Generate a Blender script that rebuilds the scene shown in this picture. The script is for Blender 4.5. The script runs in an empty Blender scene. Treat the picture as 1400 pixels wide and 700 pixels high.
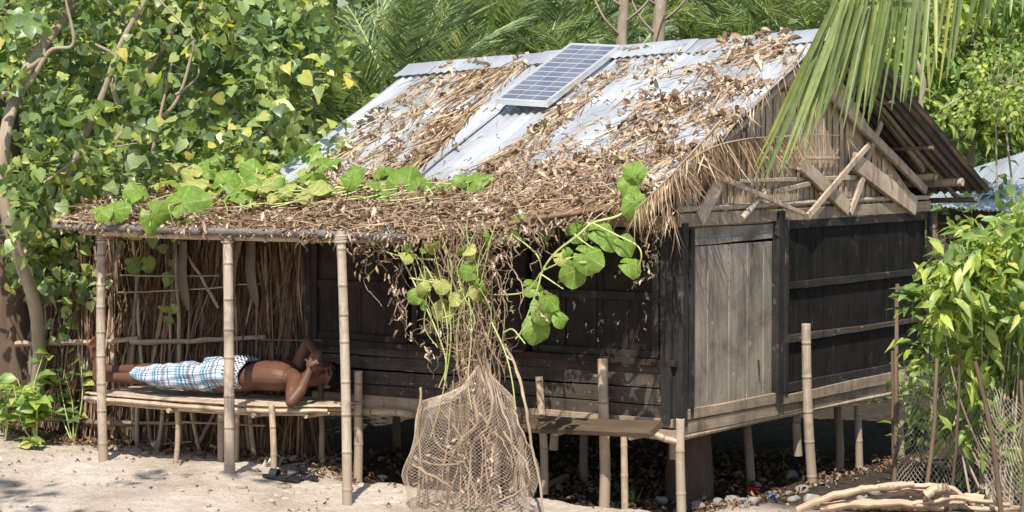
import bpy, math, random
import numpy as np
from mathutils import Vector, Matrix

R = math.radians
rng = np.random.default_rng(7)
random.seed(7)
SC = bpy.context.scene
COL = SC.collection

# ---------------------------------------------------------------- camera, sky, sun, exposure
F = 3200.0
CAMZ = 2.145
PH = math.atan(150 / F)
cd = bpy.data.cameras.new('camera'); cam = bpy.data.objects.new('camera', cd); COL.objects.link(cam)
cam.location = (0, 0, CAMZ); cam.rotation_euler = (R(90) - PH, 0, 0)
cd.sensor_width = 36; cd.lens = F / 1400 * 36; cd.clip_start = 0.1; cd.clip_end = 500
SC.camera = cam

SUN_EL = R(53)
sdir = Vector((-0.13, -0.80, 0)).normalized() * math.cos(SUN_EL) + Vector((0, 0, math.sin(SUN_EL)))
w = bpy.data.worlds.new('World'); SC.world = w; w.use_nodes = True
nt = w.node_tree; bg = nt.nodes['Background']
sky = nt.nodes.new('ShaderNodeTexSky'); sky.sky_type = 'NISHITA'; sky.sun_disc = False
sky.sun_elevation = SUN_EL; sky.sun_rotation = math.atan2(sdir.x, sdir.y)
nt.links.new(sky.outputs[0], bg.inputs[0]); bg.inputs[1].default_value = 0.13
sl = bpy.data.lights.new('sun', 'SUN'); sl.energy = 4.6; sl.angle = R(0.55); sl.color = (1, 0.93, 0.82)
so = bpy.data.objects.new('sun', sl); COL.objects.link(so)
so.rotation_euler = sdir.to_track_quat('Z', 'Y').to_euler()
SC.view_settings.view_transform = 'Standard'; SC.view_settings.look = 'None'
SC.view_settings.exposure = 0.58; SC.view_settings.gamma = 1

# ---------------------------------------------------------------- frames of reference
A34 = R(34)
C0 = np.array([0.975, 13.845, 0.0])
U = np.array([-math.cos(A34), math.sin(A34), 0]); V = np.array([math.sin(A34), math.cos(A34), 0]); Z = np.array([0, 0, 1.0])
FW = np.array([0, math.cos(PH), -math.sin(PH)]); UP = np.array([0, math.sin(PH), math.cos(PH)]); XR = np.array([1.0, 0, 0])
CC = np.array([0, 0, CAMZ])

def H(u, v, z):          # a point in the hut's frame: u along the long wall, v back along the gable wall
    return C0 + u * U + v * V + z * Z
def Hn(a):
    a = np.asarray(a, float); return C0 + a[..., 0:1] * U + a[..., 1:2] * V + a[..., 2:3] * Z
def ray(px, py):
    px = np.asarray(px, float)[..., None]; py = np.asarray(py, float)[..., None]
    return (px - 700) / F * XR - (py - 350) / F * UP + FW
def on_plane(px, py, P0, N):
    d = ray(px, py); t = ((P0 - CC) @ N) / (d @ N); return CC + t[..., None] * d
def atv(px, py, v): return on_plane(px, py, C0 + v * V, V)
def atu(px, py, u): return on_plane(px, py, C0 + u * U, U)
def atz(px, py, z): return on_plane(px, py, np.array([0, 0, z]), Z)
def aty(px, py, y): return on_plane(px, py, np.array([0, y, 0]), np.array([0, 1.0, 0]))
def uvz(p):
    q = np.asarray(p) - C0; return np.stack([q @ U, q @ V, q[..., 2]], -1)
def nrm(a):
    a = np.asarray(a, float); return a / np.maximum(np.linalg.norm(a, axis=-1, keepdims=True), 1e-9)
def sstep(a, b, x):
    t = np.clip((x - a) / (b - a), 0, 1); return t * t * (3 - 2 * t)
def wav(x, y, s, seed=0):   # cheap smooth noise
    r = np.random.default_rng(seed); o = 0
    for i in range(5):
        a = r.uniform(0, 6.28); f = s * (1.0 + .7 * i); o = o + np.sin((x * math.cos(a) + y * math.sin(a)) * f + r.uniform(0, 6.28)) / (1 + .6 * i)
    return o / 3

_dr = np.random.default_rng(5)
DENTS = [(_dr.uniform(-4, 1.2), _dr.uniform(13.3, 15.8), _dr.uniform(.05, .12), _dr.uniform(-.018, .010)) for _ in range(90)] + [(-2.79, 15.0, .16, .035), (-1.85, 14.55, .18, .035), (-1.01, 14.05, .14, .025), (-.9, 14.3, .3, .03)]
def gz(x, y):   # ground height
    x = np.asarray(x, float); y = np.asarray(y, float)
    q = np.stack([x - C0[0], y - C0[1]], -1); u = q @ U[:2]; v = q @ V[:2]
    h = .075 * sstep(2.0, 2.7, u) * sstep(1.2, -.3, v) * sstep(-2.6, -1.0, v)
    inside = sstep(-.35, -.05, u + .08 * wav(x, y, 6, 1)) * sstep(-.42, -.18, v + .06 * wav(x, y, 7, 2)) * sstep(2.5, 2.2, u)
    h = h - .09 * inside + .04 * sstep(-.9, -.4, v) * (1 - inside) * sstep(2.2, 1.6, u) * sstep(-.3, 0, u)
    h = h + .016 * wav(x, y, 4, 3) + .008 * wav(x, y, 11, 4) + .004 * wav(x, y, 27, 5)
    for (a, b2, rr, dd) in DENTS: h = h + dd * np.exp(-((x - a) ** 2 + (y - b2) ** 2) / rr ** 2)
    lx = np.maximum(0, -x - 3.0)
    h = h + .05 * sstep(0, 1, lx) * sstep(14.5, 16, y)
    return h
def on_ground(px, py):
    z = 0.0
    for _ in range(8):
        p = atz(np.float64(px), np.float64(py), z); z = float(gz(p[0], p[1]))
    p[2] = z; return p

# roof planes
RV, RZ, RS = 1.78, 2.87, .47
def zroof(u, v): return RZ - .05 * u - RS * np.abs(v - RV)
NRF = nrm(Z * 1.0 - (-.05) * U - RS * V)       # front slope normal (z = a -.05u + .47v)
P0R = H(0, RV, RZ)
def on_roof(px, py): return on_plane(px, py, P0R, NRF)
PZ0, PV0, PSL = 1.63, -.95, .24
NPO = nrm(Z - PSL * V)
def on_porch(px, py): return on_plane(px, py, H(0, PV0, PZ0), NPO)

# ---------------------------------------------------------------- mesh building
class MB:
    def __init__(s): s.v = []; s.uv = []; s.li = []; s.lc = []; s.n = 0; s.sm = []
    def add(s, v, faces=None, uv=None, smooth=True, li=None, lc=None):
        v = np.asarray(v, float).reshape(-1, 3)
        if faces is not None:
            li = np.array([i for f in faces for i in f], int); lc = np.array([len(f) for f in faces], int)
        s.v.append(v); s.uv.append(np.zeros((len(v), 2)) if uv is None else np.asarray(uv, float))
        s.li.append(li + s.n); s.lc.append(lc); s.sm.append(np.full(len(lc), bool(smooth))); s.n += len(v)
        return s
    def build(s, name, mat, parent=None, origin=None, smooth=None):
        v = np.concatenate(s.v); uv = np.concatenate(s.uv); li = np.concatenate(s.li); lc = np.concatenate(s.lc); sm = np.concatenate(s.sm)
        me = bpy.data.meshes.new(name)
        if parent is not None: org = np.array(wloc(parent)) if origin is None else np.array(origin)
        elif origin is not None: org = np.array(origin)
        else: org = np.array([(v[:, 0].min() + v[:, 0].max()) / 2, (v[:, 1].min() + v[:, 1].max()) / 2, v[:, 2].min()])
        me.vertices.add(len(v)); me.vertices.foreach_set('co', (v - org).astype(np.float32).ravel())
        me.loops.add(len(li)); me.loops.foreach_set('vertex_index', li.astype(np.int32))
        me.polygons.add(len(lc)); st = np.concatenate([[0], np.cumsum(lc)[:-1]])
        me.polygons.foreach_set('loop_start', st.astype(np.int32)); me.polygons.foreach_set('loop_total', lc.astype(np.int32))
        me.polygons.foreach_set('use_smooth', sm)
        me.update(calc_edges=True)
        ul = me.uv_layers.new(name='UVMap'); ul.data.foreach_set('uv', uv[li].astype(np.float32).ravel())
        me.materials.append(mat)
        o = bpy.data.objects.new(name, me); COL.objects.link(o)
        if parent is not None:
            o.parent = parent; o.location = Vector(org) - Vector(wloc(parent))
        else: o.location = org
        return o
def wloc(o):
    l = Vector((0, 0, 0))
    while o is not None: l = l + o.location; o = o.parent
    return l
def tag(o, label=None, cat=None, group=None, kind=None):
    if label: o['label'] = label
    if cat: o['category'] = cat
    if group: o['group'] = group
    if kind: o['kind'] = kind
    return o
def thing(name, label, cat, loc, group=None):
    o = bpy.data.objects.new(name, None); COL.objects.link(o); o.location = Vector(loc); o.empty_display_size = .1
    return tag(o, label, cat, group)
def copy_tree(o, parent=None):
    c = o.copy(); COL.objects.link(c)
    if parent: c.parent = parent
    for ch in list(o.children): copy_tree(ch, c)
    return c

def smooth_path(pts, n):
    pts = np.asarray(pts, float)
    if len(pts) < 3:
        t = np.linspace(0, 1, n)[:, None]; return pts[0] * (1 - t) + pts[-1] * t
    d = np.concatenate([[0], np.cumsum(np.linalg.norm(np.diff(pts, axis=0), axis=1))]); t = np.linspace(0, d[-1], n)
    P = np.concatenate([[2 * pts[0] - pts[1]], pts, [2 * pts[-1] - pts[-2]]]); out = []
    for x in t:
        i = min(max(int(np.searchsorted(d, x, side='right') - 1), 0), len(pts) - 2); s = (x - d[i]) / max(d[i + 1] - d[i], 1e-9)
        a, b, c, e = P[i], P[i + 1], P[i + 2], P[i + 3]
        out.append(.5 * (2 * b + (c - a) * s + (2 * a - 5 * b + 4 * c - e) * s * s + (3 * b - a - 3 * c + e) * s ** 3))
    return np.array(out)
def frames(path, ref=None):
    t = nrm(np.gradient(path, axis=0)) if len(path) > 2 else np.repeat(nrm(path[1:] - path[:1]), 2, 0)
    r = np.array([0, 0, 1.0]) if ref is None else np.asarray(ref, float)
    if ref is None and abs(t[0] @ r) > .9: r = np.array([1.0, 0, 0])
    S = []; 
    for k in t:
        a = r - k * (r @ k); a = a / max(np.linalg.norm(a), 1e-6); S.append(a)
        if ref is None: r = a
    S = np.array(S); B = np.cross(t, S); return t, S, B
def sweep(mb, path, sec, uvlen=None, ref=None, uoff=None, caps=True, smooth=True, perim=None):
    """sec (n,k,2): offsets on (B,S) for each ring"""
    path = np.asarray(path, float); n = len(path); sec = np.asarray(sec, float)
    if sec.ndim == 2: sec = np.repeat(sec[None], n, 0)
    k = sec.shape[1]; t, S, B = frames(path, ref)
    sec2 = np.concatenate([sec, sec[:, :1]], 1)
    v = path[:, None] + sec2[..., :1] * B[:, None] + sec2[..., 1:] * S[:, None]
    L = np.concatenate([[0], np.cumsum(np.linalg.norm(np.diff(path, axis=0), axis=1))]) if uvlen is None else uvlen
    pe = np.concatenate([[0], np.cumsum(np.linalg.norm(np.diff(sec2[0], axis=0), axis=1))])
    uo = rng.uniform(0, 50, 2) if uoff is None else uoff
    if uvlen is not None: uo = np.array([uo[0], 0])
    uv = np.stack(np.broadcast_arrays(pe[None] + uo[0], L[:, None] + uo[1]), -1).reshape(-1, 2)
    K = k + 1
    i, j = np.meshgrid(np.arange(n - 1), np.arange(k), indexing='ij'); a = (i * K + j).ravel()
    q = np.stack([a, a + 1, a + K + 1, a + K], 1)
    mb.add(v.reshape(-1, 3), uv=uv, li=q.ravel(), lc=np.full(len(q), 4), smooth=smooth)
    if caps:
        for e in (0, n - 1):
            ring = v[e, :k]; c = ring.mean(0)
            idx = list(range(k)) if e else list(range(k))[::-1]
            cu = (sec[e] + uo[0]) * .3
            mb.add(ring, faces=[idx], uv=cu, smooth=False)
    return mb
def circ(k, ph=0): a = np.arange(k) / k * 2 * math.pi + ph; return np.stack([np.cos(a), np.sin(a)], 1)
def tube(mb, pts, r0, r1=None, n=None, k=8, jit=0, rough=0, caps=True):
    pts = np.asarray(pts, float); r1 = r0 if r1 is None else r1
    if n is None: n = max(2, int(len(pts) * 4)) if (len(pts) > 2 or jit) else 2
    p = smooth_path(pts, n)
    if jit:
        off = np.cumsum(rng.normal(0, jit, (n, 3)), 0); off -= np.linspace(0, 1, n)[:, None] * off[-1]; p = p + off
    r = np.linspace(r0, r1, n)[:, None, None]
    s = circ(k)[None] * r
    if rough: s = s * (1 + rng.normal(0, rough, (n, 1, 1))) * (1 + rng.normal(0, rough * .5, (n, k, 1)))
    return sweep(mb, p, s, caps=caps)
def bamboo(mb, p0, p1, r, node=.17, k=12, bend=.01, taper=.9):
    p0 = np.asarray(p0, float); p1 = np.asarray(p1, float); L = np.linalg.norm(p1 - p0)
    ts = [0.0]; uvl = [rng.uniform(.2, .8)]; rr = [1.0]; base = math.floor(uvl[0])
    pos = -rng.uniform(.02, node)
    marks = []
    while pos < L:
        nd = node * rng.uniform(.75, 1.3); pos += nd
        if 0.02 < pos < L - .02: marks.append(pos)
    c = 0; pl = []
    for m in marks:
        pl += [(m - .016, .985, c + .93), (m - .006, 1.0, c + .975), (m, 1.10, c + 1.0), (m + .006, 1.0, c + 1.025), (m + .018, .98, c + 1.08)]; c += 1
    allp = [(0, 1.0, .3)] + pl + [(L, 1.0, c + .7)]
    out = [allp[0]]
    for q in allp[1:]:
        if q[0] > out[-1][0] + .003: out.append(q)
    d = np.array(out); t = d[:, 0] / L
    off = rng.normal(0, 1, 3) * bend; off2 = rng.normal(0, 1, 3) * bend * .4
    path = p0 + (p1 - p0) * t[:, None] + np.sin(t * math.pi)[:, None] * off + np.sin(t * 2 * math.pi)[:, None] * off2
    rad = r * d[:, 1] * (1 + (taper - 1) * t)
    uo = np.array([rng.uniform(0, 50), 0]); kk = rng.integers(0, 40)
    sweep(mb, path, circ(k)[None] * rad[:, None, None], uvlen=d[:, 2] + kk, uoff=uo)
    return mb
def plank(mb, p0, p1, wdt, th, nor, n=7, jit=.0015, ch=.003, wob=0, endjit=0):
    """board from p0 to p1; thickness along nor"""
    p0 = np.asarray(p0, float); p1 = np.asarray(p1, float)
    path = p0 + (p1 - p0) * np.linspace(0, 1, n)[:, None]
    a, b = wdt / 2, th / 2; c = min(ch, b * .6, a * .6)
    s = np.array([[-a, -b + c], [-a + c, -b], [a - c, -b], [a, -b + c], [a, b - c], [a - c, b], [-a + c, b], [-a, b - c]])
    S = np.repeat(s[None], n, 0)
    jj = np.cumsum(rng.normal(0, jit, (n, 2)), 0); S = S.copy()
    S[:, [0, 1, 6, 7], 0] += jj[:, :1]; S[:, [2, 3, 4, 5], 0] += jj[:, 1:]
    if wob: path = path + np.asarray(nor) * (np.cumsum(rng.normal(0, wob, n)))[:, None]
    sweep(mb, path, S, ref=nor, smooth=False)
    return mb
def box(mb, c, hx, hy, hz, ch=.0):
    c, hx, hy, hz = [np.asarray(q, float) for q in (c, hx, hy, hz)]
    plank(mb, c - hx, c + hx, 2 * np.linalg.norm(hy), 2 * np.linalg.norm(hz), nrm(hz), n=2, jit=0, ch=ch or .002)
    return mb
def ball(mb, c, r, ax=None, nu=10, nv=7, noise=0):
    ax = np.eye(3) if ax is None else np.asarray(ax, float); r = np.ones(3) * r
    v = []; f = []
    for i in range(nv + 1):
        th = math.pi * i / nv
        for j in range(nu):
            ph = 2 * math.pi * j / nu; v.append([math.sin(th) * math.cos(ph), math.sin(th) * math.sin(ph), math.cos(th)])
    v = np.array(v)
    if noise: v = v * (1 + noise * wav(v[:, 0] * 2 + v[:, 2], v[:, 1] * 2 - v[:, 2] * 1.3, 2.2, rng.integers(1e6)))[:, None]
    for i in range(nv):
        for j in range(nu):
            a = i * nu + j; b = i * nu + (j + 1) % nu; f.append([a, a + nu, b + nu, b])
    mb.add(np.asarray(c) + (v * r) @ ax, faces=f, uv=v[:, :2]); return mb

# ---- leaf templates: (verts, faces) in x across, y along, z up
def T_heart(fold=.12, droop=.15):
    P = [(0, 0, 0), (0, .33, fold * .0), (0, .68, -droop * .4), (0, 1, -droop), (-.22, -.14, .03), (-.5, .12, fold), (-.42, .45, fold * .8), (-.2, .76, -droop * .3),
         (.22, -.14, .03), (.5, .12, fold), (.42, .45, fold * .8), (.2, .76, -droop * .3)]
    Fc = [(0, 1, 5, 4), (1, 2, 6, 5), (2, 3, 7, 6), (0, 8, 9, 1), (1, 9, 10, 2), (2, 10, 11, 3)]
    return np.array(P, float), Fc
def T_ellip(wd=.2, fold=.07, droop=.18):
    P = [(0, 0, 0), (0, .35, 0.02), (0, .7, -droop * .35), (0, 1, -droop), (-wd, .28, fold), (-wd, .58, fold), (wd, .28, fold), (wd, .58, fold)]
    return np.array(P, float), [(0, 1, 4), (1, 2, 5, 4), (2, 3, 5), (0, 6, 1), (1, 6, 7, 2), (2, 7, 3)]
def T_strip(wd=.04, droop=.1, seg=3, fold=.3):
    P = []; Fc = []
    for i in range(seg + 1):
        t = i / seg; ww = wd * (1 - t ** 2.2) * min(1, .5 + t * 2)+.001; z = -droop * t * t
        P += [(-ww, t, z + ww * fold), (0, t, z), (ww, t, z + ww * fold)]
        if i: a = 3 * i; Fc += [(a - 3, a - 2, a + 1, a), (a - 2, a - 1, a + 2, a + 1)]
    return np.array(P, float), Fc
def T_crump(seed, n=5, wd=.27, amp=.2):
    r = np.random.default_rng(seed); P = []; Fc = []
    for i in range(n + 1):
        t = i / n; ww = wd * math.sin(math.pi * min(.98, .12 + t * .86)) + .02
        curl = r.uniform(.3, 1.1)
        for s in (-1, -.4, .4, 1): P.append((s * ww * (1 - .4 * curl * abs(s)) + .06 * math.sin(t * 5 + seed) + r.normal(0, .03), t + r.normal(0, .05), abs(s) * ww * curl * 1.6 + r.normal(0, amp * .3) + .22 * math.sin(t * 3.5 + seed)))
        if i:
            a = 4 * i
            Fc += [(a - 4 + j, a - 3 + j, a + 1 + j, a + j) for j in range(3)]
    return np.array(P, float), Fc
def T_blade(droop=.5, wd=.02): return T_strip(wd, droop, 5, .6)
HEART = [T_heart(.12, .1), T_heart(.2, .3), T_heart(.05, .2), T_heart(-.06, .15)]
ELL = [T_ellip(.2, .07, .2), T_ellip(.17, .1, .35), T_ellip(.22, .03, .1)]
CRUMP = [T_crump(i) for i in range(9)]
def scatter(mb, temps, pos, ydir, nor, size, widen=None):
    pos = np.asarray(pos, float); N = len(pos)
    if N == 0: return mb
    size = np.broadcast_to(size, (N,)); y = nrm(ydir); x = nrm(np.cross(y, nor)); z = np.cross(x, y)
    wd = np.ones(N) if widen is None else np.broadcast_to(widen, (N,))
    which = rng.integers(0, len(temps), N)
    for ti, (P, Fc) in enumerate(temps):
        m = which == ti; M = int(m.sum())
        if not M: continue
        s = size[m][:, None, None]
        v = pos[m][:, None] + s * (P[None, :, 0:1] * x[m][:, None] * wd[m][:, None, None] + P[None, :, 1:2] * y[m][:, None] + P[None, :, 2:3] * z[m][:, None])
        li0 = np.array([i for f in Fc for i in f]); lc0 = np.array([len(f) for f in Fc])
        li = (li0[None] + (np.arange(M) * len(P))[:, None]).ravel(); lc = np.tile(lc0, M)
        uv = np.tile(P[:, :2], (M, 1))
        mb.add(v.reshape(-1, 3), uv=uv, li=li, lc=lc, smooth=True)
    return mb
def inpoly(px, py, poly):
    poly = np.asarray(poly, float); c = np.zeros(len(px), bool); j = len(poly) - 1
    for i in range(len(poly)):
        xi, yi = poly[i]; xj, yj = poly[j]
        c ^= ((yi > py) != (yj > py)) & (px < (xj - xi) * (py - yi) / (yj - yi + 1e-12) + xi); j = i
    return c
def polysample(poly, n):
    poly = np.asarray(poly, float); lo = poly.min(0); hi = poly.max(0); X = []; 
    while sum(len(a) for a in X) < n:
        q = rng.uniform(lo, hi, (n * 2 + 8, 2)); X.append(q[inpoly(q[:, 0], q[:, 1], poly)])
    return np.concatenate(X)[:n]

# ---------------------------------------------------------------- materials
def M_(name):
    m = bpy.data.materials.new(name); m.use_nodes = True; nt = m.node_tree; b = nt.nodes['Principled BSDF']
    return m, nt, b
def N(nt, t, **kw):
    n = nt.nodes.new(t)
    for k, v in kw.items():
        if k in n.inputs.keys(): n.inputs[k].default_value = v
        else: setattr(n, k, v)
    return n
def ramp(nt, fac, stops, interp='LINEAR'):
    r = nt.nodes.new('ShaderNodeValToRGB'); r.color_ramp.interpolation = interp
    el = r.color_ramp.elements
    while len(el) < len(stops): el.new(.5)
    for e, (p, c) in zip(el, stops): e.position = p; e.color = (*c, 1) if len(c) == 3 else c
    if fac is not None: nt.links.new(fac, r.inputs[0])
    return r
def mixc(nt, fac, a, b, mode='MIX'):
    m = nt.nodes.new('ShaderNodeMix'); m.data_type = 'RGBA'; m.blend_type = mode
    for i, s in ((0, fac), (6, a), (7, b)):
        if hasattr(s, 'links') or hasattr(s, 'is_linked'): nt.links.new(s, m.inputs[i])
        else: m.inputs[i].default_value = s if not isinstance(s, tuple) else (*s, 1)[:4]
    return m.outputs[2]
def vmap(nt, scale, coord='UV', rot=None):
    tc = nt.nodes.new('ShaderNodeTexCoord'); mp = nt.nodes.new('ShaderNodeMapping'); mp.inputs['Scale'].default_value = scale
    nt.links.new(tc.outputs[coord], mp.inputs[0]); return mp.outputs[0]
def noise(nt, vec, scale=1, detail=5, rough=.6, dist=0):
    n = N(nt, 'ShaderNodeTexNoise'); n.inputs['Scale'].default_value = scale; n.inputs['Detail'].default_value = detail
    n.inputs['Roughness'].default_value = rough; n.inputs['Distortion'].default_value = dist
    if vec is not None: nt.links.new(vec, n.inputs[0])
    return n.outputs[0]
def bump(nt, b, h, strength=.4, dist=.004):
    n = N(nt, 'ShaderNodeBump'); n.inputs['Strength'].default_value = strength; n.inputs['Distance'].default_value = dist
    nt.links.new(h, n.inputs['Height']); nt.links.new(n.outputs[0], b.inputs['Normal'])
def island(nt):
    g = N(nt, 'ShaderNodeNewGeometry'); return g.outputs['Random Per Island']
def wood(name, c1, c2, c3=None, rough=.85, var=.35, gx=60, gy=3, patch=None, patchlo=.6, patchsoft=.04, pscale=14, bstr=.5, spec=.2, grime=0):
    m, nt, b = M_(name); L = nt.links.new
    g = noise(nt, vmap(nt, (gx, gy, 1)), 1, 6, .65, .6)
    g2 = noise(nt, vmap(nt, (7, 2.2, 1)), 1, 4, .6, 0)
    st = [(.25, c2), (.5, c1), (.75, c3 or c1)]
    col = ramp(nt, g, st).outputs[0]
    col = mixc(nt, .55, col, ramp(nt, g2, [(.3, tuple(x * .55 for x in c1)), (.7, tuple(min(1, x * 1.35) for x in c1))]).outputs[0])
    r = ramp(nt, island(nt), [(0, (1 - var,) * 3), (1, (1 + var * .4,) * 3)]).outputs[0]
    col = mixc(nt, 1.0, col, r, 'MULTIPLY')
    if patch:
        pn = noise(nt, vmap(nt, (pscale, pscale * .6, 1)), 1, 7, .7, .3); pm = ramp(nt, pn, [(patchlo, (0, 0, 0)), (patchlo + patchsoft, (1, 1, 1))]).outputs[0]
        col = mixc(nt, pm, col, patch)
    if grime:
        g3 = noise(nt, vmap(nt, (2.2, 2.2, 3.0), 'Object'), 1, 8, .72, .6); g4 = noise(nt, vmap(nt, (16, 16, 1.3), 'Object'), 1, 6, .7)
        col = mixc(nt, 1.0, col, ramp(nt, g3, [(.32, (1 - grime,) * 3), (.5, (.95, .94, .93)), (.68, (1.25, 1.2, 1.15))]).outputs[0], 'MULTIPLY')
        col = mixc(nt, 1.0, col, ramp(nt, g4, [(.33, (1 - grime * .9,) * 3), (.46, (1, 1, 1)), (.72, (1.15, 1.15, 1.15))]).outputs[0], 'MULTIPLY')
    L(col, b.inputs['Base Color']); b.inputs['Roughness'].default_value = rough; b.inputs['Specular IOR Level'].default_value = spec
    bump(nt, b, g, bstr, .003); return m
def bamboo_mat(name, c1, c2, dark):
    m, nt, b = M_(name); L = nt.links.new
    tc = N(nt, 'ShaderNodeTexCoord'); sp = N(nt, 'ShaderNodeSeparateXYZ'); L(tc.outputs['UV'], sp.inputs[0])
    fr = N(nt, 'ShaderNodeMath', operation='FRACT'); L(sp.outputs[1], fr.inputs[0])
    pp = N(nt, 'ShaderNodeMath', operation='PINGPONG'); L(fr.outputs[0], pp.inputs[0]); pp.inputs[1].default_value = .5
    node = ramp(nt, pp.outputs[0], [(0, (.5, .48, .46)), (.03, (.8, .8, .8)), (.05, (1.1, 1.1, 1.1)), (.12, (1, 1, 1))]).outputs[0]
    g = noise(nt, vmap(nt, (90, 1.2, 1)), 1, 5, .6); g2 = noise(nt, vmap(nt, (1, 1, 1), 'Object'), 9, 6, .65, .4)
    col = ramp(nt, g, [(.3, c2), (.65, c1)]).outputs[0]
    col = mixc(nt, ramp(nt, g2, [(.48, (0, 0, 0)), (.72, (.8, .8, .8))]).outputs[0], col, dark)
    col = mixc(nt, 1.0, col, node, 'MULTIPLY')
    r = ramp(nt, island(nt), [(0, (.8,) * 3), (1, (1.12,) * 3)]).outputs[0]; col = mixc(nt, 1.0, col, r, 'MULTIPLY')
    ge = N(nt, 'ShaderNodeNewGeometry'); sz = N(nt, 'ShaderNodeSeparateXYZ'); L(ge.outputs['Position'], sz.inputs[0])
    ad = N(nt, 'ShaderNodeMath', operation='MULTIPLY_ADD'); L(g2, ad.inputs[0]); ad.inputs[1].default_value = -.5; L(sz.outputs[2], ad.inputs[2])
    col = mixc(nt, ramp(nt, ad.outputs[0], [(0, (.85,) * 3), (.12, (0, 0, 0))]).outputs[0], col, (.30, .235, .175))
    L(col, b.inputs['Base Color']); b.inputs['Roughness'].default_value = .55; b.inputs['Specular IOR Level'].default_value = .35
    bump(nt, b, g, .3, .002); return m
def leafmat(name, stops, rough=.45, trans=.35, tcol=1.5, vein=False, spec=.4, patchy=0):
    m, nt, b = M_(name); L = nt.links.new
    r = island(nt); col = ramp(nt, r, stops).outputs[0]
    n = noise(nt, vmap(nt, (1, 1, 1), 'Object'), 30, 3, .6)
    col = mixc(nt, 1.0, col, ramp(nt, n, [(.3, (.82, .82, .8)), (.7, (1.15, 1.15, 1.1))]).outputs[0], 'MULTIPLY')
    if patchy:
        n4 = noise(nt, vmap(nt, (1, 1, 1), 'Object'), patchy, 3, .5); col = mixc(nt, 1.0, col, ramp(nt, n4, [(.36, (.68, .80, .82)), (.5, (1, 1, 1)), (.64, (1.45, 1.28, .95))]).outputs[0], 'MULTIPLY')
    if vein:
        tc = N(nt, 'ShaderNodeTexCoord'); sp = N(nt, 'ShaderNodeSeparateXYZ'); L(tc.outputs['UV'], sp.inputs[0])
        ax = N(nt, 'ShaderNodeMath', operation='ABSOLUTE'); L(sp.outputs[0], ax.inputs[0])
        mr = ramp(nt, ax.outputs[0], [(.012, (1.5, 1.5, 1.3)), (.03, (1, 1, 1))]).outputs[0]; col = mixc(nt, 1.0, col, mr, 'MULTIPLY')
    L(col, b.inputs['Base Color']); b.inputs['Roughness'].default_value = rough; b.inputs['Specular IOR Level'].default_value = spec
    out = nt.nodes['Material Output']
    if trans:
        t = N(nt, 'ShaderNodeBsdfTranslucent'); tc2 = mixc(nt, 1.0, col, (tcol * 1.0, tcol * 1.05, tcol * .45), 'MULTIPLY'); L(tc2, t.inputs[0])
        mx = N(nt, 'ShaderNodeMixShader'); mx.inputs[0].default_value = trans; L(b.outputs[0], mx.inputs[1]); L(t.outputs[0], mx.inputs[2]); L(mx.outputs[0], out.inputs[0])
    return m
def plain(name, c, rough=.7, metal=0, spec=.4, var=.25, ns=20, bmp=0):
    m, nt, b = M_(name); n = noise(nt, vmap(nt, (1, 1, 1), 'Object'), ns, 5, .6)
    col = ramp(nt, n, [(.3, tuple(x * (1 - var) for x in c)), (.7, tuple(min(1, x * (1 + var)) for x in c))]).outputs[0]
    nt.links.new(col, b.inputs['Base Color']); b.inputs['Roughness'].default_value = rough; b.inputs['Metallic'].default_value = metal; b.inputs['Specular IOR Level'].default_value = spec
    if bmp: bump(nt, b, n, bmp, .01)
    return m

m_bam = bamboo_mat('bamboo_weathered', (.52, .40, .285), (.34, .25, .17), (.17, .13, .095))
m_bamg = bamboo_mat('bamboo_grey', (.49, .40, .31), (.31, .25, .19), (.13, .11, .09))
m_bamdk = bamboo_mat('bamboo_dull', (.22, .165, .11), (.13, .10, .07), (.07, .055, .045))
m_stick = wood('bare_stick', (.36, .27, .19), (.2, .14, .09), (.5, .4, .3), gx=50, gy=6)
m_stickdk = wood('dark_stick', (.17, .12, .085), (.09, .06, .045), (.25, .19, .14), gx=50, gy=6)
m_log = wood('peeled_log', (.48, .34, .235), (.27, .18, .12), (.66, .52, .4), gx=40, gy=5, patch=(.2, .12, .08), patchlo=.6)
m_bark = wood('pale_bark', (.33, .265, .2), (.18, .135, .10), (.46, .39, .31), gx=22, gy=6, bstr=.9, patch=(.4, .36, .3), patchlo=.62)
m_barkdk = wood('brown_bark', (.13, .085, .06), (.06, .04, .03), (.2, .14, .1), gx=25, gy=5, bstr=1)
m_door = wood('grey_door_board', (.25, .218, .182), (.13, .112, .095), (.40, .36, .31), grime=.5, gx=70, gy=2, var=.22, patch=(.55, .5, .44), patchlo=.645, patchsoft=.03, pscale=15)
m_beam = wood('weathered_beam', (.30, .235, .17), (.15, .115, .08), (.43, .35, .27), grime=.5, gx=60, gy=3, var=.3)
m_brace = wood('brace_wood', (.44, .35, .26), (.26, .2, .15), (.58, .49, .39), grime=.5, gx=60, gy=4, var=.35)
m_black = wood('tarred_board', (.019, .018, .017), (.009, .009, .009), (.035, .032, .03), grime=.5, gx=70, gy=3, var=.3, patch=(.085, .072, .06), patchlo=.60, patchsoft=.12, pscale=9, spec=.08)
m_blackrail = wood('tarred_rail', (.03, .028, .026), (.015, .014, .013), (.055, .05, .045), grime=.5, gx=70, gy=3, var=.3, patch=(.12, .1, .085), patchlo=.58, patchsoft=.1, pscale=11)
m_flaky_dapple = wood('flaking_dappled_shutter', (.024, .019, .016), (.012, .010, .008), (.04, .032, .026), grime=.5, gx=60, gy=3, var=.3, patch=(.6, .5, .42), patchlo=.615, patchsoft=.015, pscale=17)  # pale flecks: flaking and sun dapples, both painted into the board colour
m_shut = wood('brown_shutter', (.034, .025, .019), (.017, .013, .010), (.055, .042, .032), grime=.5, gx=60, gy=3, var=.3, patch=(.16, .13, .1), patchlo=.62, patchsoft=.08, pscale=10)
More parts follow.
